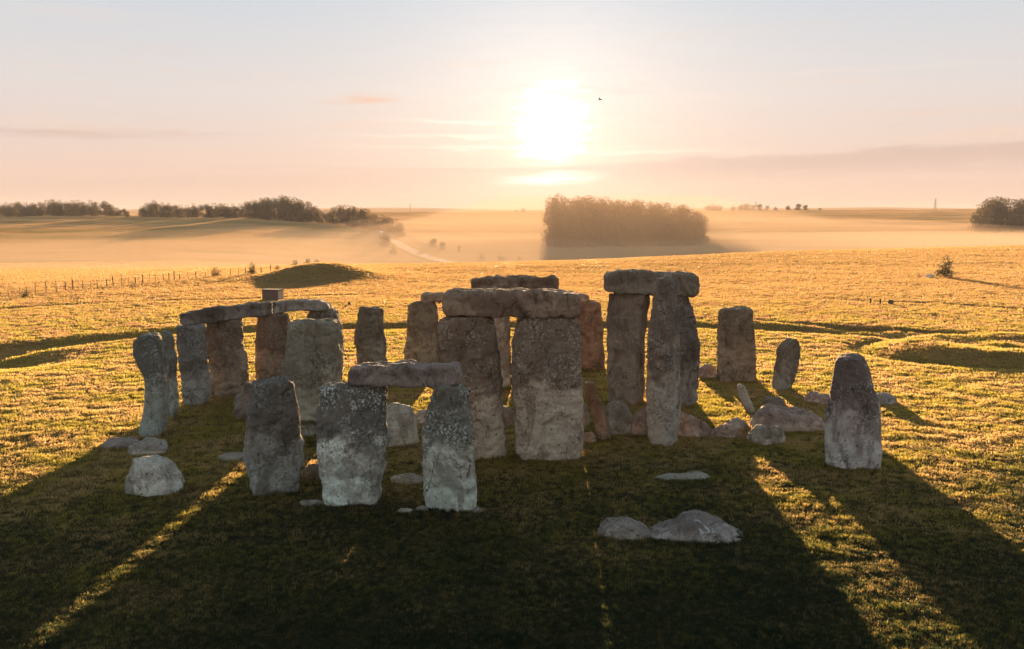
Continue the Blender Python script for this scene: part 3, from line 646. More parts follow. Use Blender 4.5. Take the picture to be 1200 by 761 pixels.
# peg (tenon) on top of the tallest stone
tp = at_depth(783, 322, Yc('tall')); H_ = tp[1]
ztt = max(v.co.z for v in tall.data.vertices)
rg = []
for z, r_ in ((-.12, .17), (0, .16), (.08, .15), (.15, .13), (.19, .1), (.21, .04)):
    a = np.linspace(0, 2 * np.pi, 20, endpoint=False); rg.append(np.stack([r_ * np.cos(a), r_ * np.sin(a), np.full(20, z)], 1))
tn = stone_mesh('tenon', np.array(rg), 3.3, .25, STONE, (0, 0, 0), parent=tall); finish_stone(tn, (.8, .75, .72), .0)
tn.location = (tp[0] - tall.location.x, 0, ztt - .02)

# leaning and stub stones
upright_plan('leaner', [(447, 685, 696), (452, 685, 698), (478, 690, 709), (500, 696, 714), (517, 700, 716)], .45)
upright('leaner', 'thin slab leaning left beside the right leg of the central trilithon', (.72, .60, .48), .2, nexp=4, name='leaning_stone', cat='leaning stone', topr=.06, amp=.6)
upright_plan('finger', [(450, 864, 870), (454, 863.5, 873.5), (468, 866, 879), (480, 871, 884), (485, 874, 885)], .35)
upright('finger', 'small rounded finger of stone leaning left beside the two lobed boulder', (1.1, 1.05, .95), .1, nexp=2.4, name='leaning_stone', cat='leaning stone', topr=.15, amp=.45)
upright_plan('stub', [(447, 287, 296), (460, 285, 298), (465, 275, 299), (480, 273, 300), (492, 275, 300)], .7)
upright('stub', 'low dark stub of stone behind the blocky front left upright', (.62, .56, .54), .2, nexp=3, name='broken_stone', cat='broken stone', topr=.08, amp=.8)
upright_plan('block', [(424, 392, 398), (428, 391, 400), (470, 391, 402), (505, 391, 402)], .6)

B = boulder
B(143, 214, 533, 583, 1.5, 'large pale angular boulder lying alone at the lower left', [(143, 545), (152, 536), (180, 533), (200, 541), (214, 556)], (1.75, 1.85, 1.85), .1, 21, nexp=4.5, cuts=12)
B(117, 166, 513, 527, 1.1, 'low flat slab at the foot of the leftmost stone', None, (.95, .92, .95), .1, 22, nexp=3.5)
B(150, 198, 514, 535, 1.2, 'flat cracked slab just behind the large pale boulder', None, (1.15, 1.15, 1.12), .1, 23, nexp=3.2)
B(246, 294, 529, 541, .8, 'thin sunken slab left of the blocky front left upright', [(246, 538), (256, 532), (275, 529.5), (294, 530)], (1.0, .98, .9), .1, 24)
B(440, 491, 471, 523, 1.4, 'big smooth grey boulder framed by the nearest lintelled pair', None, (1.45, 1.5, 1.45), .1, 25, nexp=2.2, cuts=1)
B(487, 505, 480, 497, .8, 'small stone touching the big grey boulder under the nearest lintel', None, (1.15, 1.15, 1.1), .1, 26)
B(456, 499, 555, 568, .7, 'thin flat slab on the turf between the nearest lintelled pair', None, (.95, 1.0, .98), .1, 27, nexp=4)
B(463, 486, 596, 604, .5, 'tiny pale stone in front of the gap of the nearest pair', None, (1.35, 1.35, 1.3), .1, 28)
B(486, 503, 592, 602, .5, 'small sunken stone at the left foot of the nearest right upright', None, (1.0, .98, .95), .1, 29)
B(551, 566, 594, 603, .5, 'small dark stone at the right foot of the nearest right upright', None, (.7, .68, .66), .1, 30)
B(350, 380, 584, 594, .5, 'small flat stone at the left foot of the wide speckled upright', None, (.9, .9, .88), .1, 31)
B(352, 382, 543, 566, 1.0, 'low rounded dark boulder between the blocky upright and the speckled one', None, (.55, .58, .52), .1, 32)
B(702, 751, 466, 511, 1.8, 'rounded brown boulder behind the thin leaning slab', [(702, 468), (720, 465.5), (735, 470), (748, 482), (751, 492)], (.9, .82, .72), .1, 33, nexp=2.7)
B(738, 775, 479, 513, 1.3, 'reddish boulder behind the left foot of the tallest upright', None, (1.0, .78, .70), .1, 34)
B(786, 838, 480, 514, 1.3, 'long reddish fallen stone emerging right of the tallest upright', [(786, 479), (800, 481), (818, 488), (833, 497), (838, 505)], (1.1, .86, .78), .1, 35, nexp=3)
B(832, 868, 494, 515, .9, 'knobbly pinkish boulder at the right end of the long reddish fallen stone', [(832, 497), (845, 493), (858, 497), (868, 506)], (1.15, .92, .84), .1, 36)
B(852, 878, 489, 505, .8, 'small grey wedge of stone beside the knobbly pinkish boulder', None, (1.1, 1.05, 1.0), .1, 37)
B(879, 972, 472, 507, 1.8, 'largest fallen stone on the right, a two lobed pink grey boulder', [(879, 486), (888, 475), (900, 472.5), (912, 476), (925, 479), (945, 478), (960, 481), (972, 490)], (1.15, .98, .94), .1, 38, nexp=3)
B(876, 922, 497, 522, 1.2, 'smooth round grey boulder in front of the two lobed fallen stone', None, (1.15, 1.14, 1.05), .1, 39, nexp=2.3, cuts=5)
B(894, 921, 464, 478, 1.0, 'low dark hump of stone behind the two lobed fallen stone', None, (.75, .66, .6), .1, 40)
B(944, 978, 460, 475, 1.0, 'flat pinkish slab left of the foot of the thick rightmost upright', None, (1.3, 1.02, .98), .1, 41, nexp=4)
B(1022, 1051, 459, 475, 1.0, 'grey boulder lying behind the right side of the thick rightmost upright', None, (1.1, 1.1, 1.12), .1, 42)
B(817, 843, 426, 443, 1.1, 'pinkish boulder at the left foot of the squared brown upright', None, (1.1, .92, .88), .1, 43)
B(766, 836, 551, 564, .8, 'low worn ridge of stone breaking the shaded turf right of centre', [(766, 560), (778, 555), (790, 553), (800, 555), (815, 551), (830, 552), (836, 558)], (1.1, 1.15, 1.12), .1, 44, zmin=.2)
B(700, 766, 604, 634, 1.3, 'smaller of the two boulders lying in the near foreground', [(700, 615), (712, 606), (735, 604), (752, 612), (766, 626)], (1.1, 1.08, 1.07), .9, 45, nexp=2.5, cuts=1)
bigb = B(761, 873, 599, 638, 1.7, 'larger dark mottled boulder in the near foreground with a small pool on top', [(761, 628), (780, 612), (805, 602), (820, 599.5), (845, 606), (862, 618), (873, 630)], (.92, .90, .94), .9, 46, nexp=2.7, cuts=2)
B(585, 604, 472, 500, .9, 'dark stone seen in the gap of the central trilithon', None, (.95, .85, .8), .1, 47)
B(680, 691, 470, 500, .8, 'small stone wedged between the central trilithon and the thin leaning slab', None, (.9, .75, .65), .1, 48)
B(682, 700, 505, 520, .6, 'low stone at the foot of the thin leaning slab', None, (.85, .75, .68), .1, 49)
# pool of rain water in the hollow of the foreground boulder
wm, n = new_mat('rain_water'); out(n, principled(n, (.25, .27, .28), .08, .9).outputs[0])
vs = bigb.data.vertices
from mathutils.bvhtree import BVHTree
bvh = BVHTree.FromPolygons([v.co for v in vs], [list(p.vertices) for p in bigb.data.polygons])
tgt = bvh.ray_cast(Vector((0, 0, HC)) - bigb.location, Vector(ray(822, 615)).normalized())[0] or Vector((0, -.2, .5))
nn = 22; pv = []
for k in range(nn):
    a = 2 * math.pi * k / nn; rr = 1 + .3 * math.sin(3 * a + 1)
    pv.append((tgt.x + .19 * rr * math.cos(a), tgt.y + .12 * rr * math.sin(a) - .09 * math.cos(a)))
zt_ = []
for x_, y_ in pv:
    h_ = bvh.ray_cast(Vector((x_, y_, 3)), Vector((0, 0, -1))); zt_.append(h_[0].z if h_[0] else tgt.z)
pool = mesh_obj('rain_pool', [(x_, y_, z_ + .012) for (x_, y_), z_ in zip(pv, zt_)] + [(x_, y_, z_ - .05) for (x_, y_), z_ in zip(pv, zt_)],
                [tuple(range(nn))] + [(k, k + nn, (k + 1) % nn + nn, (k + 1) % nn) for k in range(nn)], wm, bigb, smooth=False)

build_grass()

# ------------------------------------------------------------------ trees
bark = simple_mat('bark', (.07, .055, .04), .9, .3, 3)
def leaf_mat(name, a, c_):
    m, n = new_mat(name); g_ = n.n('ShaderNodeNewGeometry'); o_ = n.n('ShaderNodeObjectInfo')
    f = n.noise(g_.outputs['Position'], .35, 3, .6); f = n.m('ADD', n.m('MULTIPLY', f, .8), n.m('MULTIPLY', o_.outputs['Random'], .3), clamp=True)
    c = n.mix(f, a, c_); p = principled(n, c, .6, .3); t = n.n('ShaderNodeBsdfTranslucent'); n.set(t.inputs[0], n.mix(.5, c, (.10, .06, .02)))
    ms = n.n('ShaderNodeMixShader'); ms.inputs[0].default_value = .35; n.t.links.new(p.outputs[0], ms.inputs[1]); n.t.links.new(t.outputs[0], ms.inputs[2]); out(n, ms.outputs[0]); return m
LEAF = leaf_mat('autumn_leaves', (.035, .032, .014), (.085, .060, .024))
LEAFC = leaf_mat('copper_leaves', (.06, .040, .014), (.16, .085, .025))
LEAFG = leaf_mat('green_leaves', (.022, .032, .012), (.055, .06, .02))
def tree_meshes(seed, H, Wd, base=.22, lobes=14, leaves=3600, size=.55, squat=1.0):
    r = random.Random(seed); V = []; Fc = []
    cz = H * (base + 1) / 2
    blobs = []
    for k in range(lobes):
        a = r.uniform(0, 6.283); q = math.sqrt(r.random()) * .62 * Wd / 2; zf = r.uniform(-1, 1)
        rad = r.uniform(.24, .42) * Wd / 2
        z = cz + zf * (H * (1 - base) / 2 - rad * .8) * (1 - .35 * (q / (Wd / 2)))
        blobs.append((q * math.cos(a), q * math.sin(a), z, rad))
    blobs.append((0, 0, H - Wd * .18, Wd * .2)); blobs.append((0, 0, cz, Wd * .3))
    if base < .05:
        for k in range(7):
            a = k / 7 * 6.283 + r.uniform(-.3, .3); q = Wd * r.uniform(.16, .3); blobs.append((q * math.cos(a), q * math.sin(a), Wd * r.uniform(.12, .25), Wd * r.uniform(.16, .22)))
    tot = sum(b_[3] ** 2 for b_ in blobs)
    for (bx, by, bz, rad) in blobs:
        for _ in range(int(leaves * rad * rad / tot)):
            v = Vector((r.gauss(0, 1), r.gauss(0, 1), r.gauss(0, 1))).normalized()
            v *= rad * (r.random() ** .25) * (1 + .25 * mn.noise(v * 2.5 + Vector((bx, by, seed))))
            p = Vector((bx, by, bz)) + Vector((v.x, v.y, v.z * .85))
            nn_ = Vector((r.gauss(0, 1), r.gauss(0, 1), r.gauss(0, 1))).normalized(); t1 = nn_.orthogonal().normalized(); t2 = nn_.cross(t1)
            s = size * r.uniform(.55, 1.2); i = len(V)
            V += [p + t1 * s * .5, p + t2 * s * .35, p - t1 * s * .5, p - t2 * s * .35]; Fc.append((i, i + 1, i + 2, i + 3))
    # trunk and limbs
    TV = []; TF = []
    def tube(a, c_, ra, rb):
        i = len(TV); d_ = (c_ - a).normalized(); u = d_.orthogonal().normalized(); w = d_.cross(u)
        for p, q in ((a, ra), (c_, rb)):
            for k in range(7): an = 2 * math.pi * k / 7; TV.append(p + (u * math.cos(an) + w * math.sin(an)) * q)
        for k in range(7): TF.append((i + k, i + (k + 1) % 7, i + 7 + (k + 1) % 7, i + 7 + k))
    fk = Vector((r.uniform(-.03, .03) * H, r.uniform(-.03, .03) * H, H * .42)); tr_ = H * .024
    tube(Vector((0, 0, -H * .02)), Vector((0, 0, H * .04)), tr_ * 1.5, tr_); tube(Vector((0, 0, H * .04)), fk, tr_, tr_ * .7)
    for (bx, by, bz, rad) in blobs[:9]: tube(fk + Vector((0, 0, r.uniform(-.1, .1) * H)) * (1 if bz > H * .4 else .9), Vector((bx, by, bz)), tr_ * .45, tr_ * .12)
    return V, Fc, TV, TF
def proto(seed, kw, lm):
    V, Fc, TV, TF = tree_meshes(seed, **kw)
    c_ = bpy.data.meshes.new('crown'); c_.from_pydata([tuple(v) for v in V], [], Fc); c_.materials.append(lm)
    t_ = bpy.data.meshes.new('trunk'); t_.from_pydata([tuple(v) for v in TV], [], TF); t_.materials.append(bark); t_.polygons.foreach_set('use_smooth', np.ones(len(t_.polygons), bool))
    return c_, t_
TREES = [proto(100 + k, dict(H=10, Wd=8.6 + (k % 3), base=.0, lobes=15, leaves=3600, size=.42), LEAF) for k in range(5)]
CLUMP = [proto(300 + k, dict(H=10, Wd=8.6 + (k % 3), base=.0, lobes=9, leaves=3600, size=.36), LEAFC) for k in range(5)]
BUSH = [proto(200 + k, dict(H=3, Wd=2.9, base=.0, lobes=12, leaves=1500, size=.17), LEAFG) for k in range(2)]
def plant(P_, x, y, z, s, sz, label, group=None, name='tree', cat='tree', rz=None):
    o = empty(name, (x, y, z)); o.rotation_euler = (0, 0, random.uniform(0, 6.28) if rz is None else rz); o.scale = (s, s, sz)
    for nm, me in zip(('crown', 'trunk'), P_):
        c_ = bpy.data.objects.new(nm, me); COL.objects.link(c_); c_.parent = o
    return tag(o, label, cat, group)
def tree_at(px, ytop, Yd, label, group, wscale=1.0, name='tree', zbase=None):
    x = (px - 600) / F * Yd * (1 / (math.cos(PITCH))) * math.cos(PITCH)
    z = tz(x, Yd) if zbase is None else zbase
    zt = at_depth(px, ytop, Yd)[1]; h = max(3, zt - z)
    P_ = (CLUMP if group == 'trees of the misty clump' else TREES)[random.randrange(5)]; s = h / 10 / .97
    return plant(P_, x, Yd, z - .2, s * wscale, s, label, group, name)

# beech clump right of the sun
prof_x = [640, 648, 655, 665, 690, 720, 750, 775, 800, 815, 826, 833]; prof_y = [262, 240, 229, 232, 230, 233, 235, 238, 240, 245, 256, 270]
for row, Yd in enumerate((478, 497, 520, 545)):
    for k in range(13 if row < 3 else 11):
        px = 651 + (822 - 651) * (k + .5 * (row % 2)) / 12.5 + random.uniform(-3, 3)
        if px > 824: continue
        yt = float(np.interp(px, prof_x, prof_y)) + random.choice([-1.5, 0, 1, 2.5]) + (1.5 if row == 0 else 0)
        lab = 'rounded tree within the dense misty clump right of the sun'
        if row == 1 and k == 0: lab = 'ragged topped tree at the left end of the misty clump, tallest there'; yt = 229; px = 652
        if row == 0 and k == 12: lab = 'lowest rounded tree at the right end of the misty clump'
        tree_at(px, yt, Yd, lab, 'trees of the misty clump', random.uniform(.62, .8))
# left hilltop belt
lx = [-40, 0, 25, 60, 68, 85, 93, 105, 130, 139, 146, 160, 168, 185, 200, 210, 222, 245, 275, 284, 300, 330, 345, 365, 374, 380]
ly = [235, 236, 236, 234.5, 233, 235, 232, 234, 235.5, 240, 242, 245, 240, 233.5, 235, 240, 238, 237, 238, 238, 234, 229, 229.5, 236, 240, 244]
px = -34
while px < 376:
    if 155 < px < 168: px = 170
    yt = float(np.interp(px, lx, ly)) + random.uniform(-.6, 2.2)
    lab = 'bushy tree in the long dark belt along the left hilltop'
    if 140 < px < 156: lab = 'low tree standing in the gap of the left hilltop belt'
    if 326 < px < 334: lab = 'highest domed tree towards the right end of the left hilltop belt'; yt = 228.5
    tree_at(px, yt, 700 + random.uniform(-12, 25), lab, 'trees of the left hilltop belt', random.uniform(.75, 1.05))
    if random.random() < .8: tree_at(px + 3, yt + 3, 690 + random.uniform(-8, 5), 'bushy tree in the long dark belt along the left hilltop', 'trees of the left hilltop belt', random.uniform(.8, 1.1))
    px += random.uniform(6.5, 9.5)
# trees coming down beside the road
for px, yt, Yd in [(384, 246, 700), (392, 243, 690), (400, 240, 685), (408, 240, 680), (416, 241, 670), (424, 243.5, 660), (431, 244, 650), (440, 250, 640), (447, 250, 630), (455, 254, 610), (463, 256, 590), (469, 262, 570)]:
    tree_at(px, yt, Yd, 'tree of the row stepping downhill beside the pale road', 'roadside trees', random.uniform(.95, 1.2))
for px, yt, Yd, lab in [(452, 277, 470, 'hazy tree below the road on the left'), (461, 292, 420, 'low hazy bush just below the road, left of the bend'), (508, 283, 480, 'wide hazy tree right of the road'), (518, 287, 465, 'smaller hazy tree touching the wide one right of the road'), (538, 291, 450, 'narrow upright hazy tree right of the road'), (565, 304, 400, 'round misty bush on the valley floor left of the sun'), (609, 308, 380, 'small misty bush left of the large clump'), (587, 309, 390, 'tiny misty bush between two larger ones on the valley floor')]:
    tree_at(px, yt - (4 if Yd > 405 else 2), Yd, lab, None, 1.25 if px != 538 else .6)
# wood at the right edge
for k in range(16):
    px = 1144 + k * 6.2 + random.uniform(-1, 1); yt = float(np.interp(px, [1140, 1150, 1162, 1180, 1200, 1240], [242, 233, 229.5, 231, 233, 234])) + random.uniform(0, 2)
    tree_at(px, yt, 640 + (k % 3) * 16, 'autumn tree of the dark wood at the right edge' if k else 'leftmost tree of the dark wood at the right edge', 'trees of the right wood', random.uniform(.7, .95))
# tiny trees on the skyline
for px, yt in [(828, 240), (834, 239), (840, 240), (857, 241), (866, 239), (873, 238), (880, 240), (888, 239), (896, 241), (906, 242), (921, 240.5), (932, 238.5), (941, 240), (958, 243.5), (605, 246), (613, 244), (573, 247)]:
    tree_at(px, yt, 1290, 'tiny hazy tree on the far skyline', 'skyline trees', 1.5)
# bushes
def bush_at(px, ytop, ybase, label, dark=0):
    x, y = ground(px, ybase); z = tz(x, y); zt = at_depth(px, ytop, y)[1]; h = max(.4, zt - z); s = h / 3
    return plant(BUSH[dark], x, y, z - .05, s, s, label, 'bushes on the plateau', 'bush', 'bush')
bush_at(1107.5, 298, 322, 'lone round dark bush on the right field')
for px, yt, yb, lab in [(295, 307, 320, 'round bush on the fence line left of the barrow'), (253, 312, 321, 'small bush on the fence line, left of the round one'), (325, 310, 319, 'small pale bush just left of the barrow'), (346, 304, 316, 'thin bush rising behind the left shoulder of the barrow'), (361, 302.5, 314, 'taller bush behind the top of the barrow'), (371, 303.5, 314, 'low bush right beside the taller one behind the barrow'), (29, 338, 347, 'dark little bush at the left end of the fence')]:
    bush_at(px, yt, yb, lab)

# ------------------------------------------------------------------ fence
wood = simple_mat('weathered_wood', (.10, .075, .055), .85, .3, 8); wire = simple_mat('wire', (.12, .11, .10), .5, .1)
def box(V, Fc, c_, s_, rz=0):
    i = len(V); cx, cy, cz = c_; co, si = math.cos(rz), math.sin(rz)
    for dz in (-1, 1):
        for dx, dy in ((-1, -1), (1, -1), (1, 1), (-1, 1)):
            x, y = dx * s_[0] / 2, dy * s_[1] / 2; V.append((cx + x * co - y * si, cy + x * si + y * co, cz + dz * s_[2] / 2))
    Fc += [(i + 3, i + 2, i + 1, i), (i + 4, i + 5, i + 6, i + 7)] + [(i + k, i + (k + 1) % 4, i + 4 + (k + 1) % 4, i + 4 + k) for k in range(4)]
def mk_box(name, c_, s_, mat, parent=None, rz=0):
    V, Fc = [], []; box(V, Fc, c_, s_, rz); return mesh_obj(name, V, Fc, mat, parent, smooth=False)
fpts = [ground(-30, 351), ground(0, 348.5), ground(70, 340), ground(150, 331.5), ground(215, 325), ground(262, 321.5), ground(300, 319.5), ground(335, 317.5)]
fence = empty('fence', (fpts[0][0], fpts[0][1], tz(*fpts[0]))); tag(fence, 'thin post and wire fence running along the left edge of the field', 'fence')
tops = []; acc = 0.0
for (ax, ay), (bx, by) in zip(fpts[:-1], fpts[1:]):
    L = math.hypot(bx - ax, by - ay)
    while acc < L:
        x, y = ax + (bx - ax) * acc / L, ay + (by - ay) * acc / L; z = tz(x, y); h = random.choice([1.0, 1.1, 1.15, 1.35]); w = random.choice([.05, .06, .09])
        mk_box('post', (x - fence.location.x, y - fence.location.y, z + h / 2 - .2 - fence.location.z), (w, w, h + .4), wood, fence, random.uniform(0, 1)); tops.append((x, y, z)); acc += random.uniform(1.0, 1.7)
    acc -= L
V, Fc = [], []
for (a, c_) in zip(tops[:-1], tops[1:]):
    for hh_ in (.35, .65, .92):
        i = len(V)
        for (x, y, z) in (a, c_):
            for dy, dz in ((-.01, -.01), (.01, -.01), (.01, .01), (-.01, .01)): V.append((x - fence.location.x, y + dy - fence.location.y, z + hh_ + dz - fence.location.z))
        Fc += [(i + k, i + (k + 1) % 4, i + 4 + (k + 1) % 4, i + 4 + k) for k in range(4)]
mesh_obj('wire', V, Fc, wire, fence, smooth=False)

# ------------------------------------------------------------------ kiosk box behind the left lintel
brown = simple_mat('brown_boards', (.16, .10, .07), .8, .3, 5); palew = simple_mat('pale_boards', (.45, .34, .24), .7, .15, 5); dk = simple_mat('dark_felt', (.10, .07, .055), .8, .2, 6)
hx, hy = ground(317, 351); hut = empty('storage_box', (hx, hy, tz(hx, hy))); hut.rotation_euler = (0, 0, math.radians(-14)); tag(hut, 'small brown boarded box on the field behind the long left lintel', 'storage box')
V, Fc = [], []; box(V, Fc, (0, .5, .5), (1.9, 1.1, 1.1))
mesh_obj('body', V, Fc, brown, hut, smooth=False)
V, Fc = [], []
for k in range(8): box(V, Fc, (-.84 + k * .24, -.062, .5), (.2, .02, 1.0))
mesh_obj('front_boards', V, Fc, simple_mat('front_board_wood', (.15, .095, .07), .85, .35, 4), hut, smooth=False)
V, Fc = [], []; box(V, Fc, (.97, .5, .5), (.04, 1.1, 1.02)); mesh_obj('side_panel', V, Fc, palew, hut, smooth=False)
V, Fc = [], []; box(V, Fc, (0, .5, 1.09), (2.1, 1.3, .08)); mesh_obj('lid', V, Fc, dk, hut, smooth=False)

# short posts and small things on the right field
for px, py, lab in [(1020, 355, 'left one of two short dark posts on the right field'), (1031.5, 355.5, 'right one of two short dark posts on the right field')]:
    x, y = ground(px, py); z = tz(x, y); V, Fc = [], []
    box(V, Fc, (0, 0, .15), (.13, .13, .7)); box(V, Fc, (0, 0, .52), (.17, .17, .05))
    o = mesh_obj('marker_post', V, Fc, wood, smooth=False); o.location = (x, y, z); tag(o, lab, 'post', 'short posts on the right field')
B(1041, 1047, 351, 356, .5, 'small dark lump of stone right of the two short posts', None, (.4, .36, .33), 0, 61)
B(407.5, 411, 353.5, 357.5, .35, 'tiny dark stone on the gold field above the nearest lintel', None, (.35, .33, .3), 0, 62)
x, y = ground(1090, 321.5); o = empty('trough', (x, y, tz(x, y))); tag(o, 'low white trough on the field beside the lone round bush', 'trough')
wh = simple_mat('white_paint', (.75, .72, .66), .5, .08)
V, Fc = [], []
for c_, s_ in (((0, -.2, .28), (1.1, .05, .3)), ((0, .2, .28), (1.1, .05, .3)), ((-.53, 0, .28), (.05, .35, .3)), ((.53, 0, .28), (.05, .35, .3)), ((0, 0, .15), (1.0, .34, .04))): box(V, Fc, c_, s_)
mesh_obj('basin', V, Fc, wh, o, smooth=False)
for sx_ in (-.4, .4): mk_box('leg', (sx_, 0, .05), (.08, .36, .16), wood, o)

# ------------------------------------------------------------------ road down the far hillside
rm, n = new_mat('asphalt'); Pp = n.n('ShaderNodeTexCoord').outputs['Object']
out(n, principled(n, n.mix(n.noise(Pp, .3, 5, .6), (.11, .11, .115), (.16, .155, .15)), .9, .05).outputs[0])
rp = [hit(*p, 225.0) for p in [(378, 250.5), (395, 252), (415, 257), (430, 263), (445, 272), (460, 282), (475, 291), (492, 299), (512, 305), (535, 309.5), (560, 313)]]
def ribbon(name, pts, w, mat, lift):
    P3 = [Vector(p) for p in pts]; dense = []
    for a, c_ in zip(P3[:-1], P3[1:]):
        k = max(2, int((c_ - a).length / 6))
        for i in range(k): dense.append(a.lerp(c_, i / k))
    dense.append(P3[-1])
    V = []
    for i, p in enumerate(dense):
        d_ = (dense[min(i + 1, len(dense) - 1)] - dense[max(i - 1, 0)]); d_.z = 0; d_.normalize(); s_ = Vector((d_.y, -d_.x, 0))
        for q in (-1, -.4, .4, 1):
            a = p + s_ * q * w / 2; V.append((a.x, a.y, max(tz(a.x, a.y), tz(p.x, p.y)) + lift))
    Fc = [(i * 4 + k, i * 4 + k + 1, i * 4 + k + 5, i * 4 + k + 4) for i in range(len(dense) - 1) for k in range(3)]
    return mesh_obj(name, V, Fc, mat), dense
rd, dense = ribbon('road', rp, 7.0, rm, .25); tag(rd, kind='structure')
vg, n = new_mat('dry_verge'); out(n, principled(n, (.22, .17, .10), .9, .0).outputs[0])
vr = [hit(*p, 225.0) for p in [(450, 262), (470, 272), (490, 284), (504, 292)]]
tag(ribbon('path', vr, 2.5, vg, .2)[0], kind='structure')
# cars on the road
carp = {k: simple_mat(k + '_car_paint', c_, .3, .05, 3, .5) for k, c_ in (('white', (.8, .8, .8)), ('silver', (.5, .5, .52)), ('dark', (.06, .06, .07)))}
rub = simple_mat('tyre_rubber', (.03, .03, .03), .9, .1); gls = simple_mat('car_glass', (.04, .05, .06), .1, .05, 3, .8)
lm_, n = new_mat('headlight'); e = n.n('ShaderNodeEmission'); e.inputs[0].default_value = (1, .95, .85, 1); e.inputs[1].default_value = 3; out(n, e.outputs[0])
def car(i, kind, label):
    p = dense[i]; q = dense[i + 1]; o = empty('car', (p.x, p.y, tz(p.x, p.y) + .3)); o.rotation_euler = (0, 0, math.atan2(q.y - p.y, q.x - p.x)); tag(o, label, 'car', 'cars on the far road')
    side = [(-2.1, .35), (2.1, .35), (2.15, .7), (1.9, .9), (-2.0, .95), (-2.15, .75)]
    V = [(x, s_ * .85, z) for s_ in (-1, 1) for x, z in side]; n6 = 6
    mesh_obj('body', V, [tuple(range(6)), tuple(range(11, 5, -1))] + [(k, k + 6, (k + 1) % 6 + 6, (k + 1) % 6) for k in range(6)], carp[kind], o, smooth=False)
    cab = [(-1.6, .94), (1.0, .9), (.45, 1.4), (-1.1, 1.45)]
    V = [(x, s_ * (.78 if z < 1 else .66), z) for s_ in (-1, 1) for x, z in cab]
    mesh_obj('cabin', V, [(0, 1, 2, 3), (7, 6, 5, 4)] + [(k, k + 4, (k + 1) % 4 + 4, (k + 1) % 4) for k in range(4)], gls, o, smooth=False)
    for x in (-1.35, 1.35):
        for y in (-.8, .8):
            a = [(x + .33 * math.cos(t), y + s_ * .11, .33 + .33 * math.sin(t)) for s_ in (-1, 1) for t in np.linspace(0, 2 * math.pi, 12, endpoint=False)]
            mesh_obj('wheel', a, [tuple(range(12)), tuple(range(23, 11, -1))] + [(k, k + 12, (k + 1) % 12 + 12, (k + 1) % 12) for k in range(12)], rub, o, smooth=False)
    for y in (-.6, .6): mk_box('headlight', (2.16, y, .66), (.06, .3, .16), lm_, o)
nd = len(dense)
car(int(nd * .30), 'white', 'white car highest of those on the pale far road'); car(int(nd * .42), 'silver', 'silver car half way down the pale far road'); car(int(nd * .88), 'white', 'white car low on the bend of the pale far road')

# ------------------------------------------------------------------ pylons on the skyline
steel = simple_mat('galvanised_steel', (.25, .25, .25), .5, .1)
def pylon(px, ytop, Yd, label):
    x = (px - 600) / F * Yd; z = tz(x, Yd); zt = at_depth(px, ytop, Yd)[1]; Hh = max(20, zt - z)
    o = empty('pylon', (x, Yd, z)); tag(o, label, 'pylon', 'pylons')
    V, Fc = [], []
    def bar(a, c_, r_=.35):
        a, c_ = Vector(a), Vector(c_); i = len(V); d_ = (c_ - a).normalized(); u = d_.orthogonal().normalized(); w = d_.cross(u)
        for p in (a, c_):
            for k in range(4): an = math.pi / 2 * k; V.append(tuple(p + (u * math.cos(an) + w * math.sin(an)) * r_))
        for k in range(4): Fc.append((i + k, i + (k + 1) % 4, i + 4 + (k + 1) % 4, i + 4 + k))
    lv = [0, .2, .38, .54, .68, .8, .9, 1.0]; wd = lambda f: 4.0 * (1 - f) ** 1.3 + .5
    for sx_ in (-1, 1):
        for sy_ in (-1, 1):
            for f0, f1 in zip(lv[:-1], lv[1:]):
                bar((sx_ * wd(f0), sy_ * wd(f0), f0 * Hh), (sx_ * wd(f1), sy_ * wd(f1), f1 * Hh)); bar((sx_ * wd(f0), sy_ * wd(f0), f0 * Hh), (-sx_ * wd(f1), sy_ * wd(f1), f1 * Hh), .2)
    mesh_obj('tower', V, Fc, steel, o, smooth=False)
    for f0 in (.62, .76, .9):
        V, Fc = [], []; s_ = 6 if f0 < .8 else 4.5
        bar((-s_, 0, f0 * Hh), (s_, 0, f0 * Hh), .3); bar((-s_, 0, f0 * Hh), (0, 0, f0 * Hh + 2), .2); bar((s_, 0, f0 * Hh), (0, 0, f0 * Hh + 2), .2)
        mesh_obj('crossarm', V, Fc, steel, o, smooth=False)
pylon(1091.5, 233, 2500, 'lattice pylon on the skyline left of the right wood')
pylon(482, 238, 2700, 'lattice pylon on the skyline above the roadside trees')
pylon(883, 236, 2900, 'thin lattice pylon behind the skyline trees right of the clump')

